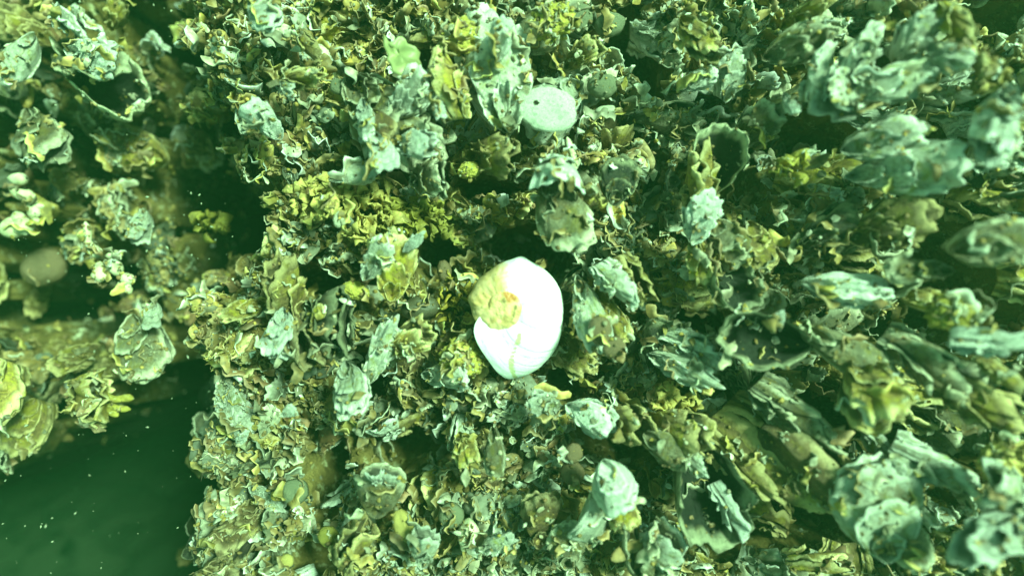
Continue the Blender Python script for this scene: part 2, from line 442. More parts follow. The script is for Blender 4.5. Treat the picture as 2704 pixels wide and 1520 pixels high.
def dome(px, py, L, aspect, rot, mat, label, name='limpet', cat='limpet', dz=.022, h=.42, tx=0, ty=0, ribs=0, group=None, hole=None):
    z = topp(px, py) + dz
    Lm = L * (D - z) / FPX
    o = link(name, limpet_mesh(int(px * 7 + py), mat, h, ribs, hole))
    o.location = at(px, py, z); o.scale = (Lm, Lm * aspect, Lm * .5 * (1 + aspect))
    o.rotation_euler = Euler((R(tx), R(ty), R(rot)), 'XYZ')
    return tag(o, label, cat, group)

def blade(r_, L, W, nseg=7, nw=3, curl=.6, ruf=.25):
    """a ruffled blade standing along +Z"""
    s = np.linspace(0, 1, nseg)[:, None]; w = np.linspace(-1, 1, nw)[None, :]
    wid = W * np.sin(np.clip(s * 2.6 + .25, 0, math.pi - .15)) * (1 + .2 * r_.normal())
    a = curl * r_.normal() * s ** 1.5
    x = w * wid * .5; z = L * s * np.cos(a) + 0 * w; y = L * s * np.sin(a) * .8 + ruf * W * np.sin(s * r_.uniform(5, 10) + r_.uniform(0, 6)) * w * (np.abs(w) > .1)
    V = np.stack([x + 0 * s, y + 0 * w, z], -1).reshape(-1, 3)
    az = r_.uniform(0, 6.28); ti = r_.normal() * .55
    Rm = np.array(Matrix.Rotation(az, 3, 'Z') @ Matrix.Rotation(ti, 3, 'X') @ Matrix.Rotation(r_.uniform(0, 6.28), 3, 'Z'))
    V = V @ Rm.T
    i = np.arange(nseg * nw).reshape(nseg, nw)
    F = np.stack([i[:-1, :-1], i[:-1, 1:], i[1:, 1:], i[1:, :-1]], -1).reshape(-1, 4)
    return V, F

def tuft(px, py, L, label, mat='weed_yellow', n=26, aspect=1.0, rot=0, name='seaweed_tuft', cat='seaweed', dz=.012, hgt=.55, wid=.30, group=None):
    z = topp(px, py) + dz
    Lm = L * (D - z) / FPX
    r_ = np.random.default_rng(int(px * 3 + py * 11))
    Vs, Fs, n0 = [], [], 0
    for k in range(n):
        V, F = blade(r_, hgt * r_.uniform(.5, 1), wid * r_.uniform(.6, 1.2))
        a = r_.uniform(0, 6.28); q = .42 * math.sqrt(r_.uniform())
        V = V + [q * math.cos(a), q * math.sin(a) * aspect, -.05]
        Vs.append(V); Fs.append(F + n0); n0 += len(V)
    V = np.concatenate(Vs) * Lm
    me = mesh_np(name, V, np.concatenate(Fs), M[mat])
    o = link(name, me); o.location = at(px, py, z); o.rotation_euler = (0, 0, R(rot))
    so = o.modifiers.new('thick', 'SOLIDIFY'); so.thickness = .0005; so.offset = 0
    return tag(o, label, cat, group)

def sponge(px, py, L, label, mat='sponge', aspect=1, rot=0, dz=.018, rough=.35, spikes=.25, name='sponge', cat='sponge', h=.6, group=None):
    z = topp(px, py) + dz
    Lm = L * (D - z) / FPX
    s = px * .013 + py * .007
    NT, NP = 44, 64
    th = np.linspace(.01, math.pi - .01, NT)[:, None]; p = np.linspace(0, 2 * math.pi, NP, endpoint=False)[None]
    X, Y, Z = np.sin(th) * np.cos(p), np.sin(th) * np.sin(p), np.cos(th) + 0 * p
    r = 1 + rough * fbm(X * 2 + s, Y * 2, Z * 2, 5, 3) + spikes * np.clip(vnoise(X * 5 + s, Y * 5, Z * 5, 8) + .1, 0, 1) + .10 * vnoise(X * 13, Y * 13, Z * 13 + s, 9)
    V = np.stack([X * r * .5, Y * r * .5 * aspect, Z * r * .5 * h], -1).reshape(-1, 3) * Lm
    i = np.arange(NT * NP).reshape(NT, NP); j = np.roll(i, -1, 1)
    F = np.stack([i[:-1], i[1:], j[1:], j[:-1]], -1).reshape(-1, 4).tolist() + [list(range(NP)), list(i[-1])[::-1]]
    o = link(name, mesh_np(name, V, F, M[mat])); o.location = at(px, py, z); o.rotation_euler = (0, 0, R(rot))
    return tag(o, label, cat, group)

def tube(path, rad, seed=0, nth=14, sub=6):
    P = np.array(path, float); Rr = np.array(rad, float)
    u = np.linspace(0, len(P) - 1, (len(P) - 1) * sub + 1)
    k = np.arange(len(P)); 
    C = np.stack([np.interp(u, k, P[:, a]) for a in range(3)], -1); rr = np.interp(u, k, Rr)
    for _ in range(3): C[1:-1] = .25 * C[:-2] + .5 * C[1:-1] + .25 * C[2:]; rr[1:-1] = .25 * rr[:-2] + .5 * rr[1:-1] + .25 * rr[2:]
    n = len(C); e = np.minimum(np.arange(n), n - 1 - np.arange(n)); rr = rr * np.sqrt(np.clip((e + .15) / 3, 0, 1))
    T = np.gradient(C, axis=0); T /= np.linalg.norm(T, axis=1)[:, None] + 1e-9
    up = np.array([.13, .31, .94]); A = np.cross(T, up); A /= np.linalg.norm(A, axis=1)[:, None] + 1e-9; B = np.cross(T, A)
    ph = np.linspace(0, 2 * math.pi, nth, endpoint=False)
    V = C[:, None] + (A[:, None] * np.cos(ph)[None, :, None] + B[:, None] * np.sin(ph)[None, :, None]) * rr[:, None, None]
    V = V * 1.0
    s = rr.max() or 1
    nz = vnoise(V[..., 0] / s, V[..., 1] / s, V[..., 2] / s + seed, 3)
    V = V + (V - C[:, None]) * (.28 * nz[..., None])
    i = np.arange(n * nth).reshape(n, nth); j = np.roll(i, -1, 1)
    F = np.stack([i[:-1], i[1:], j[1:], j[:-1]], -1).reshape(-1, 4)
    return V.reshape(-1, 3), F

def tubes(pxpaths, label, mat='tube_white', name='worm_tube_cluster', cat='worm tubes', dz=.03, group=None):
    """each path: list of (px, py, radius_px, dz)"""
    Vs, Fs, n0 = [], [], 0
    x0, y0 = pxpaths[0][0][:2]
    zb = topp(x0, y0) + (.014 if x0 < 440 else 0); o0 = at(x0, y0, zb + dz)
    for q, pth in enumerate(pxpaths):
        P = [at(p[0], p[1], zb + dz + (p[3] if len(p) > 3 else 0)) - o0 for p in pth]
        V, F = tube([tuple(v) for v in P], [p[2] * D / FPX for p in pth], seed=q * 3.1 + x0)
        Vs.append(V); Fs.append(F + n0); n0 += len(V)
    o = link(name, mesh_np(name, np.concatenate(Vs), np.concatenate(Fs), M[mat])); o.location = o0
    return tag(o, label, cat, group)

# ------------------------------------------------------------ the white moon snail shell
def moon_snail():
    m, n, b = mat_new('white_snail_shell')
    age = N(n, 'ShaderNodeAttribute', attribute_name='age').outputs['Fac']      # turns before the aperture
    scar = N(n, 'ShaderNodeAttribute', attribute_name='scar').outputs['Fac']
    tc = N(n, 'ShaderNodeTexCoord').outputs['Object']
    big = noise_tex(n, tc, 55, 4, .6, .5); fine = noise_tex(n, tc, 130, 4, .65, .4)
    worn = mixc(n, ramp(n, fine, .40, .62), (.72, .48, .26), (.58, .36, .15))
    st = N(n, 'ShaderNodeMath', operation='ADD'); n.links.new(N(n, 'ShaderNodeAttribute', attribute_name='stain').outputs['Fac'], st.inputs[0]); n.links.new(ramp(n, big, .35, .65, -.25, .25), st.inputs[1])
    worn = mixc(n, ramp(n, st.outputs[0], .20, .65, 0, .9), worn, (.46, .15, .03))
    worn = mixc(n, ramp(n, noise_tex(n, tc, 210, 2, .5), .64, .72, 0, .85), worn, (.22, .17, .07))
    white = mixc(n, ramp(n, big, .35, .7), (.95, .95, .93), (.86, .88, .85))
    ad = N(n, 'ShaderNodeMath', operation='ADD'); n.links.new(age, ad.inputs[0])
    n.links.new(ramp(n, big, .3, .7, -.05, .05), ad.inputs[1])
    c = mixc(n, ramp(n, ad.outputs[0], .42, .50), white, worn)
    sc_ = N(n, 'ShaderNodeMath', operation='ADD'); n.links.new(scar, sc_.inputs[0]); n.links.new(ramp(n, fine, .3, .7, -.2, .2), sc_.inputs[1])
    c = mixc(n, ramp(n, sc_.outputs[0], .35, .7, 0, .85), c, (.52, .50, .20))
    n.links.new(c, b.inputs['Base Color']); b.inputs['Roughness'].default_value = .5; b.inputs['Specular IOR Level'].default_value = .4
    gl = N(n, 'ShaderNodeCombineXYZ'); mg = N(n, 'ShaderNodeMath', operation='MULTIPLY'); mg.inputs[1].default_value = 70
    n.links.new(age, mg.inputs[0]); n.links.new(mg.outputs[0], gl.inputs[0]); n.links.new(fine, gl.inputs[1])
    lines = noise_tex(n, gl.outputs[0], 1.0, 3, .6)
    lf = N(n, 'ShaderNodeMath', operation='MULTIPLY'); n.links.new(ramp(n, lines, .50, .68, 0, .35), lf.inputs[0]); n.links.new(ramp(n, age, .3, .5, 1, 0), lf.inputs[1])
    c2 = mixc(n, lf.outputs[0], c, (.62, .64, .50)); n.links.new(c2, b.inputs['Base Color'])
    hm = N(n, 'ShaderNodeMath', operation='ADD'); n.links.new(lf.outputs[0], hm.inputs[0]); n.links.new(fine, hm.inputs[1])
    bump(n, b, hm.outputs[0], .5, .0014)
    px, py = 1326, 812
    z0 = .047; k = (D - z0) / FPX
    g = 2.77
    A1 = math.pi * 2 * .30                     # the lip lies a little past the bottom of the view
    turns = 3.6; NA, NC = 760, 84
    a = np.linspace(-turns * 2 * math.pi, 0, NA)[:, None]
    ph = np.linspace(0, 2 * math.pi, NC, endpoint=False)[None]
    rout = 200 * k * g ** (a / (2 * math.pi))
    rout = rout * (1 + .10 * sstep(-1.3, .0, a)) * (1 + .035 * np.exp(-((a + 2.75) / .14) ** 2) * 1.8 - .075 * np.exp(-((a + 3.5) / .38) ** 2) + .11 * np.exp(-((a + 4.45) / .16) ** 2))
    rc = .48 * rout; s = .53 * rout
    rout = rout * (1 + .012 * vnoise(a * 9, 0, 0, 5))
    s = s * (1 + .012 * fbm(a * 4, np.cos(ph) * 3, np.sin(ph) * 3, 13, 3) + .035 * vnoise(a * 1.6, np.cos(ph), np.sin(ph), 3))
    rad = rc + s * np.cos(ph) * (1 - .05 * np.cos(2 * ph))
    zz = s * 1.08 * np.sin(ph) - .54 * rout
    zz = zz + 0 * a
    # the worn spire is eroded almost flat
    we = .8 * sstep(-4.3, -5.0, a) * sstep(-.1, .3, np.sin(ph))
    zd = 1.5 * k + 13 * k * (1 - (rad / (66 * k)) ** 2)
    zz = zz * (1 - we) + zd * we
    # clockwise in the view: end direction at the lower left
    end = R(-86)
    ang = end - a - 1.9 * (1 - np.cos(ph)) / 2 * sstep(-1.6, 0, a)
    X, Y = rad * np.cos(ang), rad * np.sin(ang)
    X = np.where(X < 22 * k, 22 * k + (X - 22 * k) * (1 - .34 * sstep(35, 175, -Y / k)), X)     # the base draws to a point
    Y = Y * (1 + .015 * sstep(80, 190, -Y / k) * (X < 90 * k))
    zz = zz + 5 * k * fbm(X / (16 * k), Y / (16 * k), 0, 15, 4) * sstep(-2.8, -4.2, a)
    stn = np.exp(-((np.hypot(X, Y) / k - 42) / 24) ** 2) * np.exp(-((np.arctan2(Y, X) - .85) / .6) ** 2) * sstep(-3.2, -4.2, a)
    V = np.stack([X, Y, zz + 0 * X], -1).reshape(-1, 3)
    i = np.arange(NA * NC).reshape(NA, NC); j = np.roll(i, -1, 1)
    F = np.stack([i[:-1], i[1:], j[1:], j[:-1]], -1).reshape(-1, 4)
    age_ = np.broadcast_to(-a / (2 * math.pi), (NA, NC)).ravel()
    sx_ = np.interp(-Y, np.array([70, 92, 112, 140, 165, 190]) * k, np.array([46, 40, 30, 20, 18, 20]) * k)
    sc0 = np.exp(-((X - sx_) / (7 * k)) ** 2) * (Y < -66 * k) * (zz > -.75 * rout) * (a > -2.2)
    root = link('moon_snail_shell', None); root.empty_display_size = .02
    root.location = at(px, py, z0)
    root.rotation_euler = (R(8), R(-10), 0)
    tag(root, 'white empty moon snail shell with a worn yellow brown spire', 'snail shell')
    cut = int(NA * (1 - .86 / turns))
    for nm, f0, f1 in (('spire', 0, cut), ('body_whorl', cut, NA - 1)):
        Fp = F.reshape(NA - 1, NC, 4)[f0:f1].reshape(-1, 4)
        vs = slice(f0 * NC, (f1 + 1) * NC)
        w0 = link(nm, mesh_np(nm, V[vs], Fp - f0 * NC, m, {'age': age_[vs], 'scar': sc0.ravel()[vs], 'stain': stn.ravel()[vs]}), root)
    return root
moon_snail()

# ------------------------------------------------------------ landmark shells, one by one
def H(px, py, L, rot, tilt, roll, style, mat, label, phrase=None, **kw):
    if 50 <= abs(roll) <= 100: tilt *= .35
    o = oyster(px, py, L, rot, tilt, roll, style, mat, label, **kw)
    PLACED.append((px, py, L, phrase)); return o
def LM(o, px, py, L, phrase=None): PLACED.append((px, py, L, phrase)); return o

PLACED.append((1335, 822, 290, 'the white snail shell'))
# top left
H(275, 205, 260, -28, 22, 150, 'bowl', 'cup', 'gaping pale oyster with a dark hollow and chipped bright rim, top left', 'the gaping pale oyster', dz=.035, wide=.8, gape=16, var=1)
H(262, 158, 150, -20, 18, 10, 'wavy', 'white', 'whitish plate lying across the back of the gaping pale oyster', dz=.060, single=True, var=2)
H(48, 160, 150, -110, 25, -20, 'plain', 'pale', 'smooth pale oyster cut by the left edge near the top', 'the pale oyster on the left edge', dz=.045, var=3)
H(112, 372, 150, -75, 20, 15, 'round', 'grey', 'grey fan shaped oyster plate with a scalloped lower lip', 'the grey fan shaped oyster', dz=.035, wide=1.05, var=1)
H(190, 45, 170, -38, 62, 88, 'long', 'white', 'thin white edged shell standing on edge in the top left corner', dz=.05, single=True, var=4)
H(228, 42, 130, -42, 55, 86, 'long', 'pale', 'shorter thin shell edge beside the white edged shell, top left corner', dz=.035, single=True, var=5)
H(425, 105, 90, -40, 45, 80, 'long', 'pale', 'small thin curved shell edge above the dark channel', dz=.0, single=True, var=1)
H(310, 30, 110, 40, 50, 20, 'frilly', 'yellow', 'yellow green frilly oyster at the top edge left of the dark channel', dz=.02, var=3)
H(60, 75, 130, 150, 55, 10, 'scaly', 'olive', 'olive oyster in the far top left corner', dz=.02, var=2)
LM(tubes([[(20, 470, 10), (55, 472, 20), (70, 470, 15)], [(25, 500, 12), (60, 515, 17), (95, 517, 12)], [(78, 515, 22), (88, 545, 20), (88, 580, 22)], [(85, 542, 15), (118, 545, 11)],
          [(40, 560, 22), (60, 590, 28), (75, 620, 24)], [(10, 590, 25), (30, 600, 30), (60, 605, 25)], [(85, 580, 15), (105, 583, 10)]],
         'knobbly whitish cluster of tubes at the left edge, halfway up', dz=.035), 60, 550, 170, 'the knobbly white tubes on the left edge')
LM(dome(515, 283, 60, 1.2, 20, 'limpet_brown', 'dark reddish brown limpet deep in the dark channel', dz=-.05), 515, 283, 60)
# upper middle
H(695, 38, 125, -60, 22, 0, 'plain', 'white', 'pale cream oval oyster near the top, right of the dark channel', 'the cream oval oyster near the top', dz=.04, var=2)
H(690, 312, 120, 120, 35, 25, 'bowl', 'white', 'whitish holed shell ring with a dark hole beside the channel', 'the holed white shell', dz=.03, single=True, var=4, wide=.85)
H(1043, 330, 290, -50, 20, 12, 'scaly', 'grey', 'large grey many layered oyster below the green leaf blade', 'the large grey layered oyster', dz=.022, wide=1.15, var=1)
H(1085, 250, 150, 55, 30, -10, 'frilly', 'pale', 'cream ruffled oyster lip on top of the large grey layered oyster', dz=.045, var=2)
H(968, 322, 105, -85, 18, 10, 'wavy', 'white', 'left white plate on the large grey layered oyster', dz=.05, single=True, var=3)
H(1012, 408, 110, -70, 18, 0, 'plain', 'white', 'lower pale teardrop plate on the large grey layered oyster', dz=.052, single=True, var=5)
H(1012, 335, 90, -60, 15, 0, 'smooth', 'brown', 'small purplish brown valve between two white plates', dz=.050, single=True, var=2)
H(1100, 380, 120, -10, 40, 20, 'frilly', 'white', 'white knuckled ruffles on the right of the large grey layered oyster', 'the white knuckled ruffles', dz=.052, var=4)
H(1135, 345, 150, -60, 65, 75, 'wavy', 'grey', 'grey layered edge running beside the white knuckled ruffles', dz=.03, var=6)
H(1140, 470, 140, -10, 60, 20, 'wavy', 'grey', 'grey wavy rim under the white knuckled ruffles', dz=.03, var=2)
H(1182, 225, 180, 100, 50, 70, 'wavy', 'yellow', 'yellow upright oyster with a white ruffled left edge', 'the white edged yellow oyster', dz=.040, var=3)
H(1160, 290, 70, -80, 30, 0, 'wavy', 'white', 'small white lip at the foot of the white edged yellow oyster', dz=.055, single=True, var=6)
H(1310, 195, 330, 100, 4, 6, 'wavy', 'pale', 'big pale greenish slab oyster with a jagged top, upper middle', 'the big pale slab oyster', dz=.022, wide=.80, var=2)
H(1322, 100, 110, 80, 30, 0, 'wavy', 'white', 'jagged white upper lip of the big pale slab', dz=.055, single=True, var=7)
H(1450, 285, 180, -150, 10, 5, 'round', 'pale', 'broad pale base shell under the white pinholed oyster', dz=.014, wide=1.1, var=3)
LM(sponge(1222, 98, 110, 'cream yellow crusty sponge left of the big pale slab oyster', aspect=.7, dz=.045, spikes=.3), 1222, 98, 110, 'the cream yellow sponge')
H(942, 460, 130, 5, 15, 20, 'plain', 'pale', 'pale oyster pointing right below the lower teardrop plate', 'the pale right pointing oyster', dz=.030, wide=.75, var=1)
LM(dome(893, 227, 48, .9, 0, 'limpet_grey', 'small round pinkish grey limpet left of the large grey oyster', dz=.03), 893, 227, 48)
H(795, 203, 130, -8, 60, 60, 'long', 'yellow', 'long yellow white ridge shell lying crosswise, upper left of centre', 'the long yellow ridge shell', dz=.035, var=2)
H(760, 235, 95, -45, 45, 40, 'wavy', 'pale', 'pale shell sliver under the long yellow ridge shell', dz=.032, var=6)
H(815, 120, 120, -55, 50, 65, 'long', 'olive', 'thin pale edged oyster standing above the long yellow ridge shell', dz=.028, var=3)
LM(sponge(1240, 450, 55, 'small yellowish white nub below the ledge of ruffles', mat='sponge', aspect=.8, dz=.038, spikes=.15), 1240, 450, 55)
H(1310, 410, 170, -15, 55, 20, 'frilly', 'olive', 'olive ruffled ledge between the big pale slab and crescent oyster', 'the olive ruffled ledge', dz=.03, var=5)
# green leaf
def leaf():
    px, py = 1058, 150; z = .050; k = (D - z) / FPX
    pts = [(-46, -50), (-34, -36), (-20, -34), (-8, -50), (4, -52), (14, -44), (18, -32), (38, -26), (50, -14), (46, 2), (54, 12), (50, 30), (40, 46), (26, 44), (10, 54), (-8, 46), (-20, 44), (-26, 22), (-36, 10), (-34, -4), (-44, -22)]
    V, F, nn, nr_ = [], [], len(pts), 6
    for q in range(1, nr_ + 1):
        for x, y in pts: V.append((x * k * q / nr_, -y * k * q / nr_, .002 * math.sin(x * q * .012 + y * q * .008) + .001 * math.sin(y * q * .03 + x * .02)))
    V.append((0, 0, .001))
    for q in range(nr_ - 1):
        for i in range(nn): F.append((q * nn + i, q * nn + nn + i, q * nn + nn + (i + 1) % nn, q * nn + (i + 1) % nn))
    F += [(nn * nr_, i, (i + 1) % nn) for i in range(nn)]
    m, n, b = mat_new('leaf_green'); b.inputs['Base Color'].default_value = (.30, .34, .04, 1); b.inputs['Roughness'].default_value = .5
    tc = N(n, 'ShaderNodeTexCoord').outputs['Object']
    n.links.new(mixc(n, ramp(n, noise_tex(n, tc, 60, 3), .35, .65), (.27, .28, .12), (.34, .34, .15)), b.inputs['Base Color'])
    o = link('seaweed', mesh_np('seaweed', V, F, m)); o.location = at(px, py, z); o.rotation_euler = (R(14), R(10), 0)
    t = o.modifiers.new('thick', 'SOLIDIFY'); t.thickness = .0008
    tag(o, 'flat translucent yellow green leaf blade above the large grey oyster', 'seaweed')
    return o
LM(leaf(), 1058, 150, 110, 'the green leaf blade')
# top right of centre
LM(sponge(1460, 58, 100, 'yellow white ruffled flower like sponge at the top', aspect=.85, dz=.045, spikes=.5, h=.4), 1460, 58, 100, 'the yellow flower like sponge')
LM(dome(1612, 60, 85, .8, 15, 'limpet_grey', 'large round grey green limpet near the top edge', dz=.03), 1612, 60, 80, 'the round grey green limpet')
LM(dome(1534, 42, 72, 1.1, 0, 'limpet_grey', 'dull grey limpet beside the yellow flower like sponge', dz=.025), 1534, 42, 70)
LM(dome(1446, 288, 150, .78, 0, 'shell_white', 'bright whitish round shell with one dark pinhole', name='holed_shell', cat='shell', dz=.050, h=.26, hole=(-.2, .11, .055)), 1446, 288, 150, 'the white pinholed shell')
LM(dome(1593, 222, 82, .9, 0, 'limpet_grey', 'round ribbed grey limpet right of the pinholed white shell', dz=.035, ribs=26), 1593, 222, 80, 'the round ribbed limpet')
H(1842, 105, 140, -55, 25, 0, 'wavy', 'yellow', 'pale yellow wedge shaped oyster pointing down, upper right of centre', 'the pale yellow wedge oyster', dz=.045, wide=.95, var=4)
H(1842, 212, 110, 10, 35, 15, 'scaly', 'pale', 'bluish white open layered oyster under the pale yellow wedge', 'the bluish white layered oyster', dz=.04, var=3)
H(1926, 200, 120, 70, 30, 30, 'wavy', 'pale', 'bluish pale oyster cupped beside the bluish white layered one', dz=.032, var=2)
H(1540, 140, 110, 25, 50, 20, 'frilly', 'yellow', 'folded yellow white lip above the dark hole at the top', dz=.03, var=1)
H(1470, 480, 150, -90, 66, 0, 'bowl', 'white', 'bright crescent rim arching over the grey green oyster', 'the bright crescent rim', dz=.050, wide=1.25, single=True, var=4)
H(1482, 565, 220, -70, 10, 8, 'plain', 'grey', 'broad grey green oyster hanging below the bright crescent rim', 'the grey green oyster under the crescent', dz=.040, wide=1.05, var=1)
H(1545, 530, 120, 20, 55, 30, 'wavy', 'olive', 'dark edged wavy lip to the right of the crescent rim', dz=.034, var=6)
H(1632, 475, 120, 80, 25, 0, 'round', 'dark', 'dark oyster speckled all over with white dots', 'the speckled dark oyster', dz=.03, var=4)
LM(dome(1600, 290, 55, .45, 8, 'limpet_pale', 'small oblong cream shell below the ribbed limpet', name='slipper_shell', cat='shell', dz=.035), 1600, 290, 55)
LM(tubes([[(1497, 362, 8), (1508, 395, 9), (1514, 415, 8), (1524, 437, 7)]], 'single pale worm tube hanging under the pinholed shell', name='worm_tube', cat='worm tube', dz=.035), 1510, 400, 70)
LM(tubes([[(1458, 380, 5), (1455, 410, 5), (1460, 450, 5)], [(1472, 385, 5), (1478, 440, 5)]], 'pair of thin worm tubes above the bright crescent rim', dz=.025), 1460, 415, 70)
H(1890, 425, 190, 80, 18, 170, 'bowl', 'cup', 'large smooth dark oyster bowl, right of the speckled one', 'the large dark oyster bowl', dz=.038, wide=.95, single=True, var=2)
H(1840, 470, 170, 95, 65, 80, 'frilly', 'yellow', 'yellow frilled edge standing at the left of the dark bowl', dz=.03, var=5)
# top right
H(2270, 142, 150, 55, 55, 60, 'wavy', 'pale', 'long S shaped pale ruffle, upper right', 'the S shaped ruffle', dz=.045, var=2)
H(2165, 195, 150, 75, 50, 55, 'wavy', 'pale', 'pale curled ruffle at the left of the S shaped one', dz=.045, var=3)
H(2088, 276, 70, -70, 40, 10, 'plain', 'white', 'small bright white shell tip beside the dark hole', dz=.05, single=True, var=3)
H(2240, 250, 210, 200, 25, 10, 'wavy', 'pale', 'broad pale layered slab left of the upper right dark hole', 'the broad pale layered slab', dz=.04, var=4)
H(2350, 225, 190, 20, 30, -10, 'wavy', 'pale', 'jagged pale slab oyster above the upper right dark hole', dz=.045, var=3)
H(2330, 370, 190, 10, 30, 10, 'wavy', 'pale', 'saw toothed pale slab pointing into the dark hole', 'the saw toothed pale slab', dz=.035, var=4)
H(2395, 448, 260, -5, 55, 15, 'long', 'pale', 'long flat pale oyster stacked in thin layers, right side', 'the long flat layered oyster', dz=.035, wide=1.2, var=3)
H(2630, 330, 200, -110, 22, 10, 'wavy', 'white', 'very large pale blurred oyster on the right edge', 'the large pale oyster on the right edge', dz=.050, wide=.9, var=1)
H(2600, 200, 170, 160, 45, 20, 'frilly', 'yellow', 'yellowish ruffle above the large pale oyster on the right edge', dz=.04, var=6)
LM(tuft(2080, 438, 120, 'bright yellow star shaped sponge with upright fingers', mat='sponge', n=9, name='finger_sponge', cat='sponge', dz=.035, wid=.34, hgt=.6), 2080, 438, 120, 'the yellow star shaped sponge')
H(2413, 95, 150, 60, 45, 30, 'wavy', 'pale', 'pale tongue shaped ruffle near the top right', dz=.04, var=5)
H(2528, 62, 150, -80, 60, 80, 'long', 'yellow', 'orange yellow curved shell edge, top right', 'the orange yellow curved edge', dz=.045, var=2)
H(2505, 150, 110, -40, 35, 20, 'frilly', 'pale', 'bright ruffled tip below the orange yellow curved edge', dz=.05, var=2)
H(2130, 30, 130, 15, 60, 30, 'long', 'yellow', 'yellow streaked thin shell at the top edge, right half', dz=.03, var=4)
H(2110, 120, 170, 10, 35, 20, 'wavy', 'grey', 'bluish grey ridged oyster above the curled pale ruffle', dz=.035, var=7)
H(2000, 330, 150, 35, 40, 10, 'wavy', 'grey', 'dull grey oyster left of the dark hole, upper right', dz=.025, var=5)
# left
LM(tubes([[(225, 585, 9), (232, 615, 10), (228, 640, 12), (250, 662, 15), (262, 680, 13)], [(262, 690, 13), (265, 720, 20), (262, 745, 18)], [(278, 675, 8), (300, 676, 12), (325, 672, 10)],
          [(298, 680, 16), (302, 705, 20), (318, 725, 17)], [(318, 730, 18), (340, 738, 19), (350, 725, 10)], [(325, 745, 12), (335, 760, 13), (345, 775, 10)], [(385, 800, 8), (392, 815, 10), (378, 830, 13), (388, 845, 8)]],
         'branching chain of yellowish white knobbly tubes, left side', dz=.05), 290, 700, 200, 'the branching white tubes')
H(372, 600, 90, -100, 30, 0, 'frilly', 'pale', 'pale scalloped shell left of the dark channel', dz=.03, var=7)
H(378, 925, 170, -80, 22, 8, 'round', 'grey', 'broad grey shell overhanging the dark water', 'the broad grey overhanging shell', dz=.035, wide=1.0, var=2)
H(402, 835, 75, -100, 25, 0, 'wavy', 'pale', 'small pale nub above the broad grey overhanging shell', dz=.055, single=True, var=8)
LM(dome(105, 706, 130, .8, 20, 'limpet_brown', 'large dim brown limpet on the left side', dz=.01), 105, 706, 120)
LM(tuft(572, 592, 100, 'olive curved seaweed tuft alone in the dark channel', mat='weed_olive', n=14, dz=-.06), 572, 592, 100)
H(245, 1045, 190, -25, 50, 25, 'frilly', 'yellow', 'yellow frilled ledge reaching out over the dark water', 'the yellow frilled ledge', dz=.05, var=2)
LM(tubes([[(255, 1030, 14), (300, 1055, 9), (345, 1050, 11), (350, 1045, 6)], [(280, 1070, 12), (320, 1078, 9), (345, 1080, 7)], [(260, 1070, 12), (295, 1085, 10), (312, 1098, 11)]],
         'yellow fingers at the tip of the frilled ledge', mat='sponge', name='finger_sponge', cat='sponge', dz=.05), 310, 1060, 80)
H(72, 1128, 150, -120, 18, 10, 'round', 'olive', 'smooth olive oval plate at the lower end of the left reef', 'the olive oval plate', dz=.03, var=5)
H(15, 1040, 170, -85, 30, 20, 'wavy', 'yellow', 'bright yellow green shell on the left edge above the olive plate', dz=.05, var=3)
H(12, 1215, 80, -20, 50, 30, 'wavy', 'grey', 'pale nubs on the left edge at the waterline of the dark', dz=.02, var=2)
H(190, 950, 120, 200, 55, 25, 'scaly', 'olive', 'olive layered oyster above the yellow frilled ledge', dz=.025, var=3)
# middle
LM(tuft(960, 560, 190, 'spiky yellow green seaweed clump above left of the snail shell', mat='weed_yellow', n=60, dz=.022, wid=.16, hgt=.34), 990, 560, 190, 'the spiky yellow seaweed')
LM(tuft(1085, 585, 220, 'low curly olive yellow seaweed mat above the snail shell', mat='weed_olive', n=90, aspect=.6, dz=.02, wid=.14, hgt=.25), 1110, 585, 200, 'the curly seaweed mat')
LM(tuft(835, 520, 150, 'crisp yellow seaweed patch around a bright yellow blob', mat='weed_yellow', n=46, dz=.02, wid=.2, hgt=.28), 800, 520, 150, 'the crisp yellow seaweed patch')
LM(sponge(874, 538, 40, 'small very bright yellow blob on the crisp seaweed', mat='weed_yellow', aspect=1.5, dz=.05, rough=.2, spikes=0), 874, 538, 40)
LM(dome(893, 580, 32, 1.4, 0, 'limpet_pale', 'tiny cream oval shell below the bright yellow blob', name='slipper_shell', cat='shell', dz=.045), 893, 580, 32)
LM(sponge(938, 768, 70, 'pale yellow oblong nub with dark pores by the dark slot', aspect=.65, rot=-20, dz=.04, spikes=.1), 938, 768, 75, 'the oblong pored nub')
LM(dome(1108, 812, 105, .6, 8, 'mussel_dark', 'dark oval mussel with a lighter left end, left of the snail shell', name='mussel', cat='mussel', dz=.026, h=.6), 1108, 812, 105, 'the dark oval mussel')
LM(dome(1173, 715, 40, 1.6, 10, 'limpet_brown', 'brown upright oval mussel beside the hole', name='mussel', cat='mussel', dz=.02, h=.6), 1173, 715, 60)
LM(tuft(1190, 785, 90, 'orange brown branching seaweed touching the snail shell', mat='weed_orange', n=30, aspect=1.6, dz=.02, wid=.12, hgt=.5), 1190, 785, 90, 'the orange brown seaweed')
LM(sponge(1222, 945, 110, 'round crumbly yellow sponge ball at the lower left of the snail shell', aspect=.85, dz=.032, h=.8), 1222, 945, 105, 'the crumbly sponge ball')
H(1185, 990, 150, -5, 50, 15, 'wavy', 'pale', 'pale crescent lip beneath the crumbly sponge ball', dz=.022, var=3)
H(1010, 925, 180, 60, 20, 10, 'wavy', 'pale', 'dull pale slab oyster left of the crumbly sponge ball', 'the dull pale slab', dz=.028, wide=.8, var=9)
H(1085, 895, 140, 20, 40, 15, 'frilly', 'yellow', 'yellow lobed oyster lip below the dark mussel', 'the yellow lobed oyster', dz=.035, var=7)
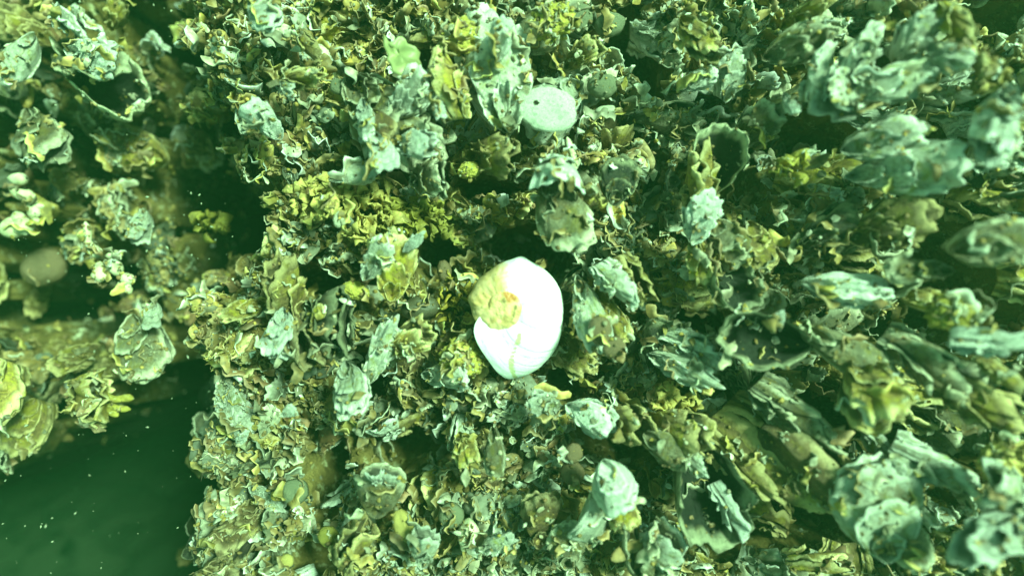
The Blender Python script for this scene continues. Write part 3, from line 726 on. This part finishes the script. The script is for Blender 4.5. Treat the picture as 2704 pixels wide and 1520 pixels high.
H(1040, 700, 170, 80, 30, 10, 'frilly', 'yellow', 'yellow green ruffled oyster right of the pored nub', dz=.035, var=8)
H(1000, 680, 130, 60, 20, -10, 'wavy', 'pale', 'pale grey plate half covered by yellow ruffles', dz=.04, single=True, var=1)
H(1095, 640, 70, 40, 20, 0, 'wavy', 'white', 'small pale plate at the left rim of the hole above the snail', dz=.045, single=True, var=9)
H(880, 850, 200, -20, 68, 15, 'scaly', 'dark', 'dark oyster with curved stacked layers, left of centre', 'the dark stacked oyster', dz=.028, wide=1.2, var=2)
H(845, 825, 60, 50, 20, 0, 'plain', 'yellow', 'small yellow oval plate on the dark stacked oyster', dz=.045, single=True, var=4)
H(742, 885, 130, -100, 25, 10, 'wavy', 'white', 'pinkish white shell patch left of the dark stacked oyster', 'the pinkish white shell', dz=.035, var=10)
H(752, 760, 180, 80, 70, 85, 'wavy', 'olive', 'long olive wavy ridge running down, left of centre', 'the long olive wavy ridge', dz=.03, var=11)
H(800, 900, 160, -60, 70, 80, 'wavy', 'brown', 'reddish brown wavy ridge beside the pinkish white shell', dz=.03, var=7)
H(640, 825, 110, 200, 50, 20, 'frilly', 'yellow', 'pale yellow feathery oyster on the right bank of the channel', dz=.02, var=9)
# right of the snail
H(1630, 748, 150, -55, 62, 75, 'wavy', 'pale', 'long curved pale lip right of the snail shell', 'the long curved pale lip', dz=.045, var=3)
H(1672, 735, 150, -62, 62, 75, 'wavy', 'olive', 'darker wavy lip running parallel to the long curved pale lip', dz=.035, var=4)
H(1560, 835, 200, -75, 22, 10, 'plain', 'pale', 'tall pale slab oyster close right of the snail shell', 'the tall pale slab', dz=.035, wide=.62, var=5)
H(1610, 840, 150, -60, 25, -10, 'frilly', 'yellow', 'yellow cream shell behind the two brown discs', dz=.034, wide=.8, var=2)
LM(dome(1585, 873, 66, 1.25, 15, 'limpet_brown', 'upper of two overlapping brown oval discs, right of snail', dz=.062, h=.35), 1585, 873, 70, 'the overlapping brown discs')
LM(dome(1622, 918, 66, .95, 15, 'limpet_brown', 'lower of two overlapping brown oval discs, right of snail', dz=.055, h=.35), 1622, 918, 66)
H(1850, 570, 140, 70, 30, 15, 'wavy', 'white', 'crumpled greyish white oyster, right of the dotted dark one', 'the crumpled greyish white oyster', dz=.045, var=5)
H(1862, 690, 130, -85, 50, 60, 'wavy', 'yellow', 'pale yellow drooping lip below the crumpled greyish white oyster', dz=.04, var=4)
H(1925, 640, 140, -50, 18, 10, 'round', 'grey', 'translucent bluish grey oyster disc, right of centre', 'the bluish grey disc', dz=.038, var=3)
H(1998, 655, 130, -70, 20, 0, 'round', 'olive', 'olive crusty oyster disc beside the bluish grey one', dz=.032, var=6)
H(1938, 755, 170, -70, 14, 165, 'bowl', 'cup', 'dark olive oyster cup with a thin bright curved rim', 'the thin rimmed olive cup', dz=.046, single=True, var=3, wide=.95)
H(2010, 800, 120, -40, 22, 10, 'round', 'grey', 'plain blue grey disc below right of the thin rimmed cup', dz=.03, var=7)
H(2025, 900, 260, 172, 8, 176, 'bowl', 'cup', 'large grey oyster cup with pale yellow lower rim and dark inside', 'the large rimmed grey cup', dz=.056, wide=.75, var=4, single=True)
H(1805, 972, 180, -30, 30, 20, 'wavy', 'pale', 'pale ruffled slab left of the large grey cup', 'the pale ruffled slab', dz=.038, wide=.8, var=9)
H(1835, 915, 170, -35, 66, 60, 'wavy', 'pale', 'long diagonal ruffled lip above the pale ruffled slab', dz=.038, var=12)
H(1750, 900, 150, 60, 40, 20, 'smooth', 'dark', 'smooth dark oval oyster below the dark hollow, right of snail', dz=.025, var=3)
# right
H(2235, 762, 220, -10, 18, 5, 'wavy', 'white', 'large pale mint oyster lying level, right side', 'the large pale mint oyster', dz=.040, wide=.8, var=6)
H(2410, 715, 180, 175, 20, 10, 'wavy', 'grey', 'blue grey ridged oyster beside the right dark gap', 'the blue grey ridged oyster', dz=.04, wide=.75, var=3)
LM(sponge(2520, 825, 130, 'blurred yellow brown knob sticking into the right dark gap', aspect=.75, dz=.045, spikes=.1, mat='weed_olive'), 2520, 825, 130, 'the yellow brown knob')
H(2612, 640, 190, 10, 20, 10, 'round', 'grey', 'round grey oyster above the right dark gap', 'the round grey oyster', dz=.045, wide=.75, var=4)
H(2058, 842, 60, 100, 40, 0, 'plain', 'white', 'small bright round nub at the upper rim of the grey cup', dz=.065, single=True, var=6)
H(2235, 930, 270, -30, 18, 5, 'plain', 'grey', 'wide bluish grey slab below the pale mint oyster', 'the wide bluish grey slab', dz=.040, wide=.75, var=6)
H(2300, 1035, 210, -85, 50, 10, 'frilly', 'yellow', 'pale yellow scalloped frill over a dark gap, right side', 'the pale yellow scalloped frill', dz=.045, wide=1.2, var=10)
H(2625, 895, 200, -10, 60, 60, 'long', 'white', 'thin white shard pointing left from the right edge', 'the thin white shard', dz=.05, single=True, var=6)
H(2640, 985, 120, -50, 55, 60, 'long', 'yellow', 'short bright yellow shard below the thin white one', dz=.045, single=True, var=3)
H(2450, 950, 240, -40, 60, 70, 'long', 'grey', 'long grey ridge slanting down right, right side', 'the long slanting grey ridge', dz=.035, var=7)
H(2590, 1060, 240, -35, 60, 65, 'long', 'olive', 'long dark ridge slanting to the right edge', dz=.035, var=8)
H(2360, 590, 200, 20, 45, 10, 'wavy', 'olive', 'olive oyster with a bright wavy tip above the blue grey one', dz=.028, var=5)
H(2200, 620, 190, 20, 35, 15, 'wavy', 'dark', 'smooth dark greenish oyster right of the olive disc', dz=.02, var=8)
H(2440, 790, 120, -15, 40, 0, 'wavy', 'yellow', 'yellow brown wavy shell left of the yellow brown knob', dz=.035, var=12)
# lower right
H(2035, 1205, 340, -47, 66, 84, 'scaly', 'olive', 'long diagonal oyster with yellow green stacked layers, lower right', 'the long yellow green diagonal oyster', dz=.030, wide=.5, var=3)
H(2150, 1210, 300, -48, 30, 58, 'smooth', 'brown', 'smooth brownish grey valve alongside the yellow green diagonal oyster', 'the smooth brownish valve', dz=.030, wide=.7, var=4)
H(2100, 1090, 240, -45, 55, 55, 'wavy', 'grey', 'grey oyster with a white ragged edge slanting down right', dz=.038, wide=.8, var=9)
H(2305, 1325, 250, 95, 10, 0, 'round', 'pale', 'large rounded pale lump oyster, lower right', 'the rounded pale lump oyster', dz=.042, wide=1.05, var=5)
H(2385, 1415, 170, -60, 22, 10, 'plain', 'grey', 'grey green oyster overlapping the rounded pale lump', dz=.040, var=7)
H(2610, 1420, 220, 200, 25, 10, 'wavy', 'white', 'large blurred pale oyster in the bottom right corner', 'the pale oyster in the bottom right corner', dz=.06, wide=.85, var=7)
H(2660, 1300, 180, 150, 25, 10, 'wavy', 'pale', 'pale green oyster on the right edge above the corner one', dz=.05, var=8)
LM(sponge(2655, 1225, 120, 'fuzzy yellow green growth on the right edge, lower half', mat='weed_yellow', dz=.04), 2655, 1225, 110)
H(2380, 1232, 85, -20, 30, 10, 'bowl', 'pale', 'small pale square rimmed cup above the rounded lump', dz=.042, single=True, var=6)
H(2465, 1225, 210, -35, 58, 60, 'long', 'pale', 'pale ridge slanting down from the small square rimmed cup', dz=.035, var=5)
H(2330, 1175, 140, -65, 60, 70, 'long', 'pale', 'thin pale splinter pointing up left in the dark gap', dz=.03, single=True, var=9)
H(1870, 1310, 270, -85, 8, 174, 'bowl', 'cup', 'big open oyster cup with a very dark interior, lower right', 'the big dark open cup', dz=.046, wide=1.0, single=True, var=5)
H(1945, 1340, 160, -60, 66, 82, 'long', 'white', 'thin bright zigzag right rim of the big dark cup', dz=.042, single=True, var=10)
LM(dome(1868, 1295, 75, .7, -15, 'limpet_brown', 'brown oval limpet inside the big dark cup', dz=.038), 1868, 1295, 75)
H(1621, 1285, 145, -70, 14, 4, 'round', 'white', 'round bright mint white shell with scalloped edge, lower middle', 'the round mint white shell', dz=.060, wide=.95, var=8)
H(1640, 1345, 110, -80, 40, 10, 'frilly', 'yellow', 'yellow ragged base under the round mint white shell', dz=.040, var=11)
H(1762, 1182, 135, -35, 18, 5, 'plain', 'grey', 'pale bluish grey oval valve framed by ruffles', 'the bluish grey oval valve', dz=.045, wide=.95, var=8)
H(1790, 1140, 200, -30, 66, 30, 'wavy', 'olive', 'wavy olive lip arching over the bluish grey oval valve', dz=.036, var=13)
H(1830, 1215, 110, -60, 50, 40, 'frilly', 'pale', 'pale crumpled lip at the right of the bluish grey oval valve', dz=.042, var=12)
LM(dome(1516, 1198, 46, 1.2, 0, 'limpet_brown', 'small brown oval limpet, upper of a brown pair', dz=.04), 1516, 1198, 50, 'the brown limpet pair')
LM(dome(1513, 1250, 66, 1.0, 0, 'limpet_brown', 'round brown limpet, lower of a brown pair', dz=.035), 1513, 1250, 66)
H(1565, 1365, 190, 120, 60, 35, 'smooth', 'pale', 'cream fin shaped shell pointing up left, bottom middle', 'the cream fin shaped shell', dz=.035, var=6)
H(1690, 1450, 180, 95, 55, 60, 'plain', 'grey', 'left half of an upright grey gaping bivalve, bottom edge', 'the upright gaping bivalve', dz=.040, var=9, gape=30)
H(1745, 1450, 190, 80, 40, -30, 'plain', 'pale', 'right bluish pale half beside the upright grey bivalve', dz=.042, var=10)
H(1660, 1120, 170, -20, 66, 20, 'scaly', 'olive', 'olive oyster edge of fine parallel layers, lower middle', 'the finely layered olive edge', dz=.035, var=7)
LM(tuft(1790, 1060, 140, 'bright yellow seaweed with one smooth lobe below the ruffled slab', mat='weed_yellow', n=44, dz=.03, wid=.25, hgt=.32), 1790, 1060, 140, 'the bright yellow seaweed')
H(1560, 1100, 130, -30, 25, 10, 'wavy', 'white', 'white and yellow shell fragment below right of the snail', 'the white yellow fragment', dz=.042, var=11)
H(1440, 1070, 100, 160, 25, 5, 'wavy', 'pale', 'pale rounded shell left of the white yellow fragment', dz=.036, var=14)
H(1430, 1360, 150, 80, 20, 10, 'plain', 'brown', 'smooth brownish grey plate, bottom middle', 'the smooth brownish plate', dz=.028, var=11)
H(1498, 1425, 130, 90, 25, 0, 'round', 'grey', 'grey plate below the brownish one at the bottom', dz=.030, var=9)
# bottom middle
H(992, 1250, 80, 85, 60, 20, 'frilly', 'white', 'small white folded lip on a grey body, bottom left of centre', 'the white folded lip', dz=.045, single=True, var=13)
H(1005, 1290, 150, 75, 30, 10, 'smooth', 'grey', 'smooth grey green oyster under the white folded lip', dz=.030, var=7)
H(1035, 1262, 90, 60, 62, 15, 'wavy', 'pale', 'thin pale rim right of the white folded lip', dz=.04, single=True, var=15)
LM(dome(756, 1482, 36, 1.0, 0, 'weed_yellow', 'tiny bright yellow disc near the bottom edge', dz=.035), 756, 1482, 36)
LM(dome(1063, 1392, 58, 1.7, 12, 'weed_yellow', 'upright yellow green oval mussel near the bottom', name='mussel', cat='mussel', dz=.035), 1063, 1392, 70, 'the yellow green mussel')
LM(dome(1190, 1363, 70, 1.0, 0, 'limpet_grey', 'flat round olive grey disc limpet, bottom middle', dz=.033), 1190, 1363, 60, 'the flat round limpet')
LM(dome(865, 1418, 58, 1.0, 0, 'weed_olive', 'round olive limpet, bottom left of centre', dz=.03), 865, 1418, 55)
LM(dome(776, 1300, 70, 1.0, 0, 'limpet_grey', 'olive round limpet beside a small orange one', dz=.03), 776, 1300, 60)
LM(dome(730, 1310, 36, .8, 0, 'weed_orange', 'small orange limpet beside the olive round one', dz=.03), 730, 1310, 36)
LM(dome(602, 1177, 50, .7, 0, 'weed_orange', 'orange red limpet on the right bank of the dark water', dz=.01), 602, 1177, 50, 'the orange red limpet')
H(1306, 1195, 125, -90, 22, 10, 'plain', 'grey', 'grey oval oyster with a pale rim, below the snail shell', 'the grey oval oyster', dz=.038, wide=.95, var=12)
H(1235, 1195, 110, -70, 50, 20, 'frilly', 'yellow', 'yellow frill left of the grey oval oyster', dz=.032, var=14)
LM(tubes([[(1225, 1400, 22), (1235, 1430, 20), (1225, 1465, 11)], [(1240, 1425, 18), (1262, 1440, 14), (1268, 1470, 9)], [(1215, 1385, 26), (1240, 1400, 28), (1265, 1405, 18)]],
         'pale green two fingered sponge near the bottom', mat='tube_white', name='finger_sponge', cat='sponge', dz=.03), 1240, 1430, 90, 'the two fingered sponge')
H(1320, 1430, 110, 20, 35, 15, 'frilly', 'pale', 'pale crusted lip right of the two fingered sponge', dz=.035, var=15)
H(930, 1435, 190, 55, 60, 75, 'long', 'olive', 'long olive blade like shell slanting up, bottom edge', 'the long slanting olive shell', dz=.03, var=10)
H(1120, 1440, 120, 80, 35, 10, 'wavy', 'pale', 'pale bent shell left of the two fingered sponge', dz=.035, var=16)
H(640, 1150, 60, 45, 60, 50, 'long', 'white', 'small bright white sliver on the right bank of the dark water', dz=.035, single=True, var=11)
H(768, 1085, 55, 20, 30, 10, 'plain', 'white', 'tiny bright white shell tip below left of centre', dz=.045, single=True, var=11)
H(930, 1030, 140, -80, 30, 10, 'wavy', 'pale', 'pale drooping shells above the dark hollow, lower left of centre', dz=.03, var=17)

# ------------------------------------------------------------ the other oysters of the reef
WORDS = {'pale': ['pale', 'cream', 'whitish'], 'white': ['white', 'bright', 'chalky'], 'grey': ['grey', 'dull grey', 'bluish grey'], 'olive': ['olive', 'olive brown', 'mossy'],
         'brown': ['brown', 'dark brown', 'reddish brown'], 'yellow': ['yellowish', 'yellow green', 'straw yellow'], 'dark': ['dark', 'blackish green', 'very dark']}
SWORD = {'plain': 'smooth lipped', 'wavy': 'wavy lipped', 'frilly': 'frilly', 'scaly': 'layered', 'long': 'narrow', 'round': 'rounded', 'smooth': 'smooth'}
fill_all = []
def flow(px, py):
    a = math.degrees(math.atan2(-(py - 760), px - 1352))
    return a
def scatter(n, Lr, mind, zr, seed, tries=60000):
    r_ = np.random.default_rng(seed); out = []
    gx = {}
    for _ in range(tries):
        if len(out) >= n: break
        px, py = r_.uniform(-60, 2764), r_.uniform(-60, 1580)
        d = dropp(px, py)
        if d > .04 and r_.uniform() > .06 or d > .2: continue
        L = r_.uniform(*Lr) * (.72 + .28 * float(sstep(1350, 2000, px)))
        if (px - 1335) ** 2 + (py - 822) ** 2 < 175 ** 2: continue
        if any((px - x) ** 2 + (py - y) ** 2 < (mind * min(l, L)) ** 2 for x, y, l in out): continue
        if any((px - x) ** 2 + (py - y) ** 2 < (.30 * l) ** 2 for x, y, l, _p in PLACED): continue
        out.append((px, py, L)); fill_all.append((px, py, L, d, zr))
    return out
def pick(r_, px, py):
    left = px < 1250
    if px < 480 and r_.uniform() < .7: return r_.choice(['dark', 'brown', 'olive']), r_.choice(['wavy', 'long', 'scaly'])  # darker shell colours on the left stand in for its dimmer light
    pl = math.exp(-(((px - 2500) / 380) ** 2 + ((py - 280) / 240) ** 2)) + math.exp(-(((px - 2620) / 260) ** 2 + ((py - 1400) / 220) ** 2)) + .8 * math.exp(-(((px - 1330) / 260) ** 2 + ((py - 230) / 220) ** 2)) + .5 * math.exp(-(((px - 1500) / 300) ** 2 + ((py - 1250) / 250) ** 2))
    if r_.uniform() < .6 * pl: return r_.choice(['white', 'pale', 'pale']), r_.choice(['wavy', 'frilly', 'plain', 'long', 'scaly'])
    if px < 1350 and py > 1000 and r_.uniform() < .62: return r_.choice(['dark', 'brown', 'grey', 'grey', 'olive', 'pale']), r_.choice(['wavy', 'frilly', 'scaly', 'plain'])
    mats = ['olive', 'yellow', 'pale', 'grey', 'brown', 'dark', 'white']
    w = np.array([.34, .17, .17, .10, .12, .07, .03]) if left else np.array([.27, .12, .23, .19, .09, .08, .02])
    st = ['wavy', 'frilly', 'scaly', 'long', 'plain', 'round']
    sw = np.array([.28, .15, .17, .12, .15, .13])
    return r_.choice(mats, p=w / w.sum()), r_.choice(st, p=sw / sw.sum())

def dirword(dx, dy):
    a = math.degrees(math.atan2(-dy, dx)) % 360
    return ['right of', 'above right of', 'above', 'above left of', 'left of', 'below left of', 'below', 'below right of'][int((a + 22.5) // 45) % 8]
LANDS = [p for p in PLACED if p[3]]
ORD = ['', 'second ', 'third ', 'fourth ', 'fifth ', 'sixth ', 'seventh ', 'eighth ']

F1 = scatter(172, (125, 225), .44, 0, 5)
r_ = np.random.default_rng(77)
jobs = []
for (px, py, L) in F1:
    mt, st = pick(r_, px, py)
    f = flow(px, py)
    q = r_.uniform(); far = min(1, math.hypot(px - 1352, py - 760) / 1100)
    if q < .45: rot, tilt, roll = f + r_.normal() * 50, r_.uniform(0, 35), r_.choice([-1, 1]) * r_.uniform(58, 88)
    elif q < .80: rot, tilt, roll = f + r_.normal() * 60, r_.uniform(58, 82) - 22 * far, r_.normal() * 30
    else: rot, tilt, roll = r_.uniform(0, 360), r_.uniform(8, 32), r_.normal() * 15
    if px > 1750 and r_.uniform() < .65:      # long ledges in tiers on the right
        rot = (8 if py < 900 else -42) + r_.normal() * 16; tilt, roll = r_.uniform(-5, 18), r_.choice([-1, 1]) * r_.uniform(35, 78)
    tl = L * .6 * (1 if abs(roll) > 50 else math.cos(R(tilt)))
    if dropp(px + tl * math.cos(R(rot)), py - tl * math.sin(R(rot))) > .05: rot += 180
    lx = min(LANDS, key=lambda q: (q[0] - px) ** 2 + (q[1] - py) ** 2)
    jobs.append(dict(px=px, py=py, L=L, mt=mt, st=st, rot=rot, tilt=tilt, roll=roll, land=lx[3], d=dirword(px - lx[0], py - lx[1]), dist=math.hypot(px - lx[0], py - lx[1]), w=WORDS[mt][r_.integers(3)]))
seen = {}
for j in sorted(jobs, key=lambda q: q['dist']):
    key = (j['w'], SWORD[j['st']], j['d'], j['land']); seen[key] = seen.get(key, 0) + 1; k = seen[key]
    posture = 'on edge' if abs(j['roll']) > 50 else 'lying' if j['tilt'] < 38 else 'standing'
    if len((j['land'] + ' ' + j['w'] + ' ' + SWORD[j['st']] + ' ' + j['d']).split()) > 12: posture = ''
    j['label'] = f"{ORD[k-1]}{j['w']} {SWORD[j['st']]} oyster {posture} {j['d']} {j['land']}".replace('  ', ' ')
for j in jobs:
    d = dropp(j['px'], j['py'])
    oyster(j['px'], j['py'], j['L'], j['rot'], j['tilt'], j['roll'], j['st'], j['mt'], j['label'], var=int(r_.integers(9)), dz=r_.uniform(-.003, .014) - .5 * d, gape=r_.uniform(6, 26),
           group='smaller oysters packed over the reef', wide=r_.uniform(.8, 1.15))

# ------------------------------------------------------------ beyond counting: spat, chips, turf
def local_mesh(style, var, low):
    key = (style, var, 'lo', low)
    if key not in MESHC:
        p = dict(STYLE[style]); W = p.pop('W', .68); p['layers'] = 2
        MESHC[key] = valve(700 + var * 13 + (900 if low else 0), W=W, NT=8, NTH=30, flip=low, **p)
    return MESHC[key]
PAL = {'pale': (.58, .53, .38), 'white': (.78, .75, .62), 'grey': (.27, .26, .20), 'olive': (.25, .155, .05), 'brown': (.22, .115, .05), 'yellow': (.56, .36, .09), 'dark': (.06, .06, .04),
       'lime': (.40, .29, .045)}
def spat():
    r_ = np.random.default_rng(3)
    Vs, Fs, Ts, n0 = [], [], [], 0
    pts = []
    for _ in range(4900):
        px, py = r_.uniform(-80, 2784), r_.uniform(-80, 1600)
        d = dropp(px, py)
        if d > .22: continue
        if d > .045 and r_.uniform() > (.5 if px < 660 and d < .18 else .06 if d < .10 else .02): continue
        if any((px - q[0]) ** 2 + (py - q[1]) ** 2 < (.34 * q[2]) ** 2 for q in PLACED): continue
        pts.append((px, py, d))
    for (px, py, d) in pts:
        mt, st = pick(r_, px, py)
        L = r_.uniform(34, 100)
        z = topp(px, py) - d + r_.uniform(.0, .018)
        Lm = L * (D - z) / FPX
        V, F, g, inn = local_mesh(st, int(r_.integers(6)), bool(r_.integers(2)))
        Rm = np.array(orient(r_.uniform(0, 360), r_.uniform(5, 88), r_.normal() * 50))
        S = np.array([r_.uniform(.8, 1.3), 1, r_.uniform(.8, 1.4)]) * Lm
        V2 = ((V - [0, .5, 0]) * S) @ Rm.T + np.array(at(px, py, z))
        c = np.array(PAL[mt]) * r_.uniform(.6, 1.15)
        lipc = np.clip(c * 1.9 + .08, 0, .8)
        t = sstep(.80, 1.0, g)[:, None] * r_.uniform(.2, 1)
        T = c * (1 - t) + lipc * t
        Vs.append(V2); Fs.append(F + n0); Ts.append(T); n0 += len(V2)
    o = link('oyster_spat', mesh_np('oyster_spat', np.concatenate(Vs), np.concatenate(Fs), M['hash'], {'tint': np.concatenate(Ts)}))
    tag(o, 'small young oysters and broken shell crowding the reef surface', 'oyster spat', kind='stuff')
spat()

def chips():
    """curled flakes, nubs and turf lying on whatever is below"""
    bpy.context.view_layer.update()
    dg = bpy.context.evaluated_depsgraph_get()
    r_ = np.random.default_rng(8)
    Vs, Fs, Ts, n0 = [], [], [], 0
    nb = 0
    for _ in range(42000):
        px, py = r_.uniform(-60, 2764), r_.uniform(-60, 1580)
        a = at(px, py, 0.0)
        dirn = Vector((r_.normal() * .35, r_.normal() * .35, -1)).normalized()
        org = a - dirn * (.25 / -dirn.z) 
        ok, loc, nor, idx, ob, mx = SC.ray_cast(dg, org, dirn)
        if not ok: continue
        if ob.name.startswith(('body_whorl', 'spire', 'seaweed', 'haze')): continue
        if ob.name.startswith('holed_shell'): continue
        if ob.name.startswith(('limpet', 'mussel')) and r_.uniform() < .55: continue
        if ob.parent and r_.uniform() < (.48 if ob.parent.get('group') else .70): continue
        if loc.z < (-.26 if px < 470 else -.15) and r_.uniform() < .8: continue
        if nor.dot(dirn) > 0: nor = -nor
        if dropp(px, py) > (.22 if px < 660 else .05) and r_.uniform() < .80: continue
        s = (10 ** r_.uniform(-2.95, -2.25))
        left = px < 1250
        key = r_.choice(['olive', 'pale', 'yellow', 'lime', 'brown', 'grey', 'white', 'dark'], p=[.30, .16, .15, .08, .13, .09, .04, .05] if left else [.27, .22, .10, .05, .11, .15, .05, .05])
        c = np.array(PAL[key]) * r_.uniform(.6, 1.2)
        if px < 1300 and py > 1000: c = c * .72
        c = c * .70 + np.array([.24, .155, .06]) * .30
        kind = r_.uniform()
        up = (nor + Vector((r_.normal(), r_.normal(), r_.normal() + .3)) * .6).normalized()
        Rm = np.array(up.to_track_quat('Z', 'Y').to_matrix()) @ np.array(Matrix.Rotation(r_.uniform(0, 6.28), 3, 'Z'))
        if kind < .34:       # wavy ribbon: the lip of an oyster buried in the crust
            nu, nv = 12, 3
            u = np.linspace(-1, 1, nu)[:, None]; v = np.linspace(0, 1, nv)[None]
            ln = r_.uniform(1.0, 2.2); kk = r_.uniform(2.5, 5); p0 = r_.uniform(0, 6.28)
            x = u * ln + 0 * v; yy = r_.uniform(.25, .55) * np.sin(kk * u + p0) + .3 * v * np.sin(2.1 * kk * u + 2 * p0) + r_.normal() * .35 * v
            zz = (v * r_.uniform(.8, 1.5) - .35) * np.sqrt(np.clip(1.02 - u ** 2, 0, 1)) + .1 * np.sin(7 * u + p0) * v
            V = np.stack([x, yy, zz], -1).reshape(-1, 3) * s
            i = np.arange(nu * nv).reshape(nu, nv)
            F = np.stack([i[:-1, :-1], i[:-1, 1:], i[1:, 1:], i[1:, :-1]], -1).reshape(-1, 4)
            V = np.concatenate([V, V + [0, .13 * s, -.03 * s]]); F2 = F[:, ::-1] + nu * nv
            tp = i[:, -1]; F3 = np.stack([tp[:-1], tp[:-1] + nu * nv, tp[1:] + nu * nv, tp[1:]], -1)
            F = np.concatenate([F, F2, F3])
            vv = np.tile(np.broadcast_to(v, (nu, nv)).ravel(), 2)[:, None]
            T = c * (1 - .8 * vv ** 4) + np.clip(c * 1.9 + .10, 0, .8) * .8 * vv ** 4
        elif kind < .55:     # curled flake standing or lying
            nu, nv = 5, 6
            u = np.linspace(-1, 1, nu)[:, None]; v = np.linspace(0, 1, nv)[None]
            wd = .5 * np.sqrt(np.clip(1 - (1.7 * v - .75) ** 2, .05, 1)) * r_.uniform(.5, 1)
            x = u * wd + 0 * v; cur = r_.normal() * .9
            zz = v * np.cos(cur * v) + .10 * np.sin(u * 4 + r_.uniform(0, 6)) * v + 0 * u
            yy = v * np.sin(cur * v) + .22 * np.sin(u * r_.uniform(2, 6) + r_.uniform(0, 6)) * v
            if r_.uniform() < .45: yy, zz = zz, yy * .6 + .15
            V = np.stack([x, yy, zz], -1).reshape(-1, 3) * s
            i = np.arange(nu * nv).reshape(nu, nv)
            F = np.stack([i[:-1, :-1], i[:-1, 1:], i[1:, 1:], i[1:, :-1]], -1).reshape(-1, 4)
            vv = np.broadcast_to(v, (nu, nv)).ravel()[:, None]
            T = c * (1 - .5 * vv ** 3) + np.clip(c * 1.8 + .06, 0, .8) * .5 * vv ** 3
        else:                # nub
            nu, nv = 6, 8
            th = np.linspace(.05, math.pi - .05, nu)[:, None]; p = np.linspace(0, 2 * math.pi, nv, endpoint=False)[None]
            q = .32 * (1 + .25 * r_.normal(size=(nu, nv)) * .6)
            V = np.stack([np.sin(th) * np.cos(p) * q, np.sin(th) * np.sin(p) * q * r_.uniform(.6, 1.2), np.cos(th) * q * r_.uniform(.5, 1.5) + .1 + 0 * p], -1).reshape(-1, 3) * s * .9
            i = np.arange(nu * nv).reshape(nu, nv); jj = np.roll(i, -1, 1)
            F = np.stack([i[:-1], i[1:], jj[1:], jj[:-1]], -1).reshape(-1, 4)
            T = np.broadcast_to(c, (len(V), 3))
        V = V @ Rm.T + np.array(loc)
        Vs.append(V); Fs.append(F + n0); Ts.append(T); n0 += len(V)
    o = link('shell_hash', mesh_np('shell_hash', np.concatenate(Vs), np.concatenate(Fs), M['hash'], {'tint': np.concatenate(Ts)}))
    tag(o, 'curled shell chips, nubs and short turf strewn over everything', 'shell debris', kind='stuff')
chips()

def snow():
    """specks drifting in the water over the dark channel"""
    r_ = np.random.default_rng(4)
    ico = [(0, 0, 1), (.9, 0, .2), (.2, .9, -.1), (-.9, .1, .2), (-.1, -.8, 0), (0, 0, -1)]
    IF = [(0, 1, 2), (0, 2, 3), (0, 3, 4), (0, 4, 1), (5, 2, 1), (5, 3, 2), (5, 4, 3), (5, 1, 4)]
    Vs, Fs, n0 = [], [], 0
    for k in range(230):
        if k < 150: px, py = r_.uniform(0, 620), r_.uniform(500, 1520)
        elif k < 215: px, py = r_.uniform(0, 700), r_.uniform(0, 700)
        else: px, py = r_.uniform(0, 2704), r_.uniform(0, 1520)
        z = r_.uniform(-.05, .05) if k < 215 else r_.uniform(.01, .06)
        s = .00022 * 10 ** (.8 * r_.uniform() ** 2)
        Rm = np.array(Euler(r_.uniform(0, 6.28, 3)).to_matrix())
        V = (np.array(ico) * [1.6, .8, .7] * s) @ Rm.T + np.array(at(px, py, z))
        Vs.append(V); Fs += [tuple(i + n0 for i in f) for f in IF]; n0 += 6
    m, n, b = mat_new('snow_speck'); b.inputs['Base Color'].default_value = (.28, .28, .2, 1); b.inputs['Roughness'].default_value = .8
    o = link('marine_snow', mesh_np('marine_snow', np.concatenate(Vs), Fs, m))
    tag(o, 'pale specks drifting in the green water', 'drifting specks', kind='stuff')
snow()

# ------------------------------------------------------------ the turbid green water
def haze():
    z0, z1 = -1.8, .60
    V = [(x, y, z) for z in (z0, z1) for x, y in ((-2.6, -1.7), (.8, -1.7), (.8, .6), (-2.6, .6))]
    F = [(3, 2, 1, 0), (4, 5, 6, 7), (0, 1, 5, 4), (1, 2, 6, 5), (2, 3, 7, 6), (3, 0, 4, 7)]
    m = bpy.data.materials.new('green_water'); m.use_nodes = True; n = m.node_tree; n.nodes.clear()
    out = n.nodes.new('ShaderNodeOutputMaterial'); v = n.nodes.new('ShaderNodeVolumePrincipled')
    v.inputs['Color'].default_value = (.16, .56, .25, 1); v.inputs['Density'].default_value = .16; v.inputs['Anisotropy'].default_value = .2
    n.links.new(v.outputs[0], out.inputs['Volume'])
    o = link('haze', mesh_np('haze', V, F, m, smooth=False))
    tag(o, 'turbid green water', 'water', kind='stuff')
haze()
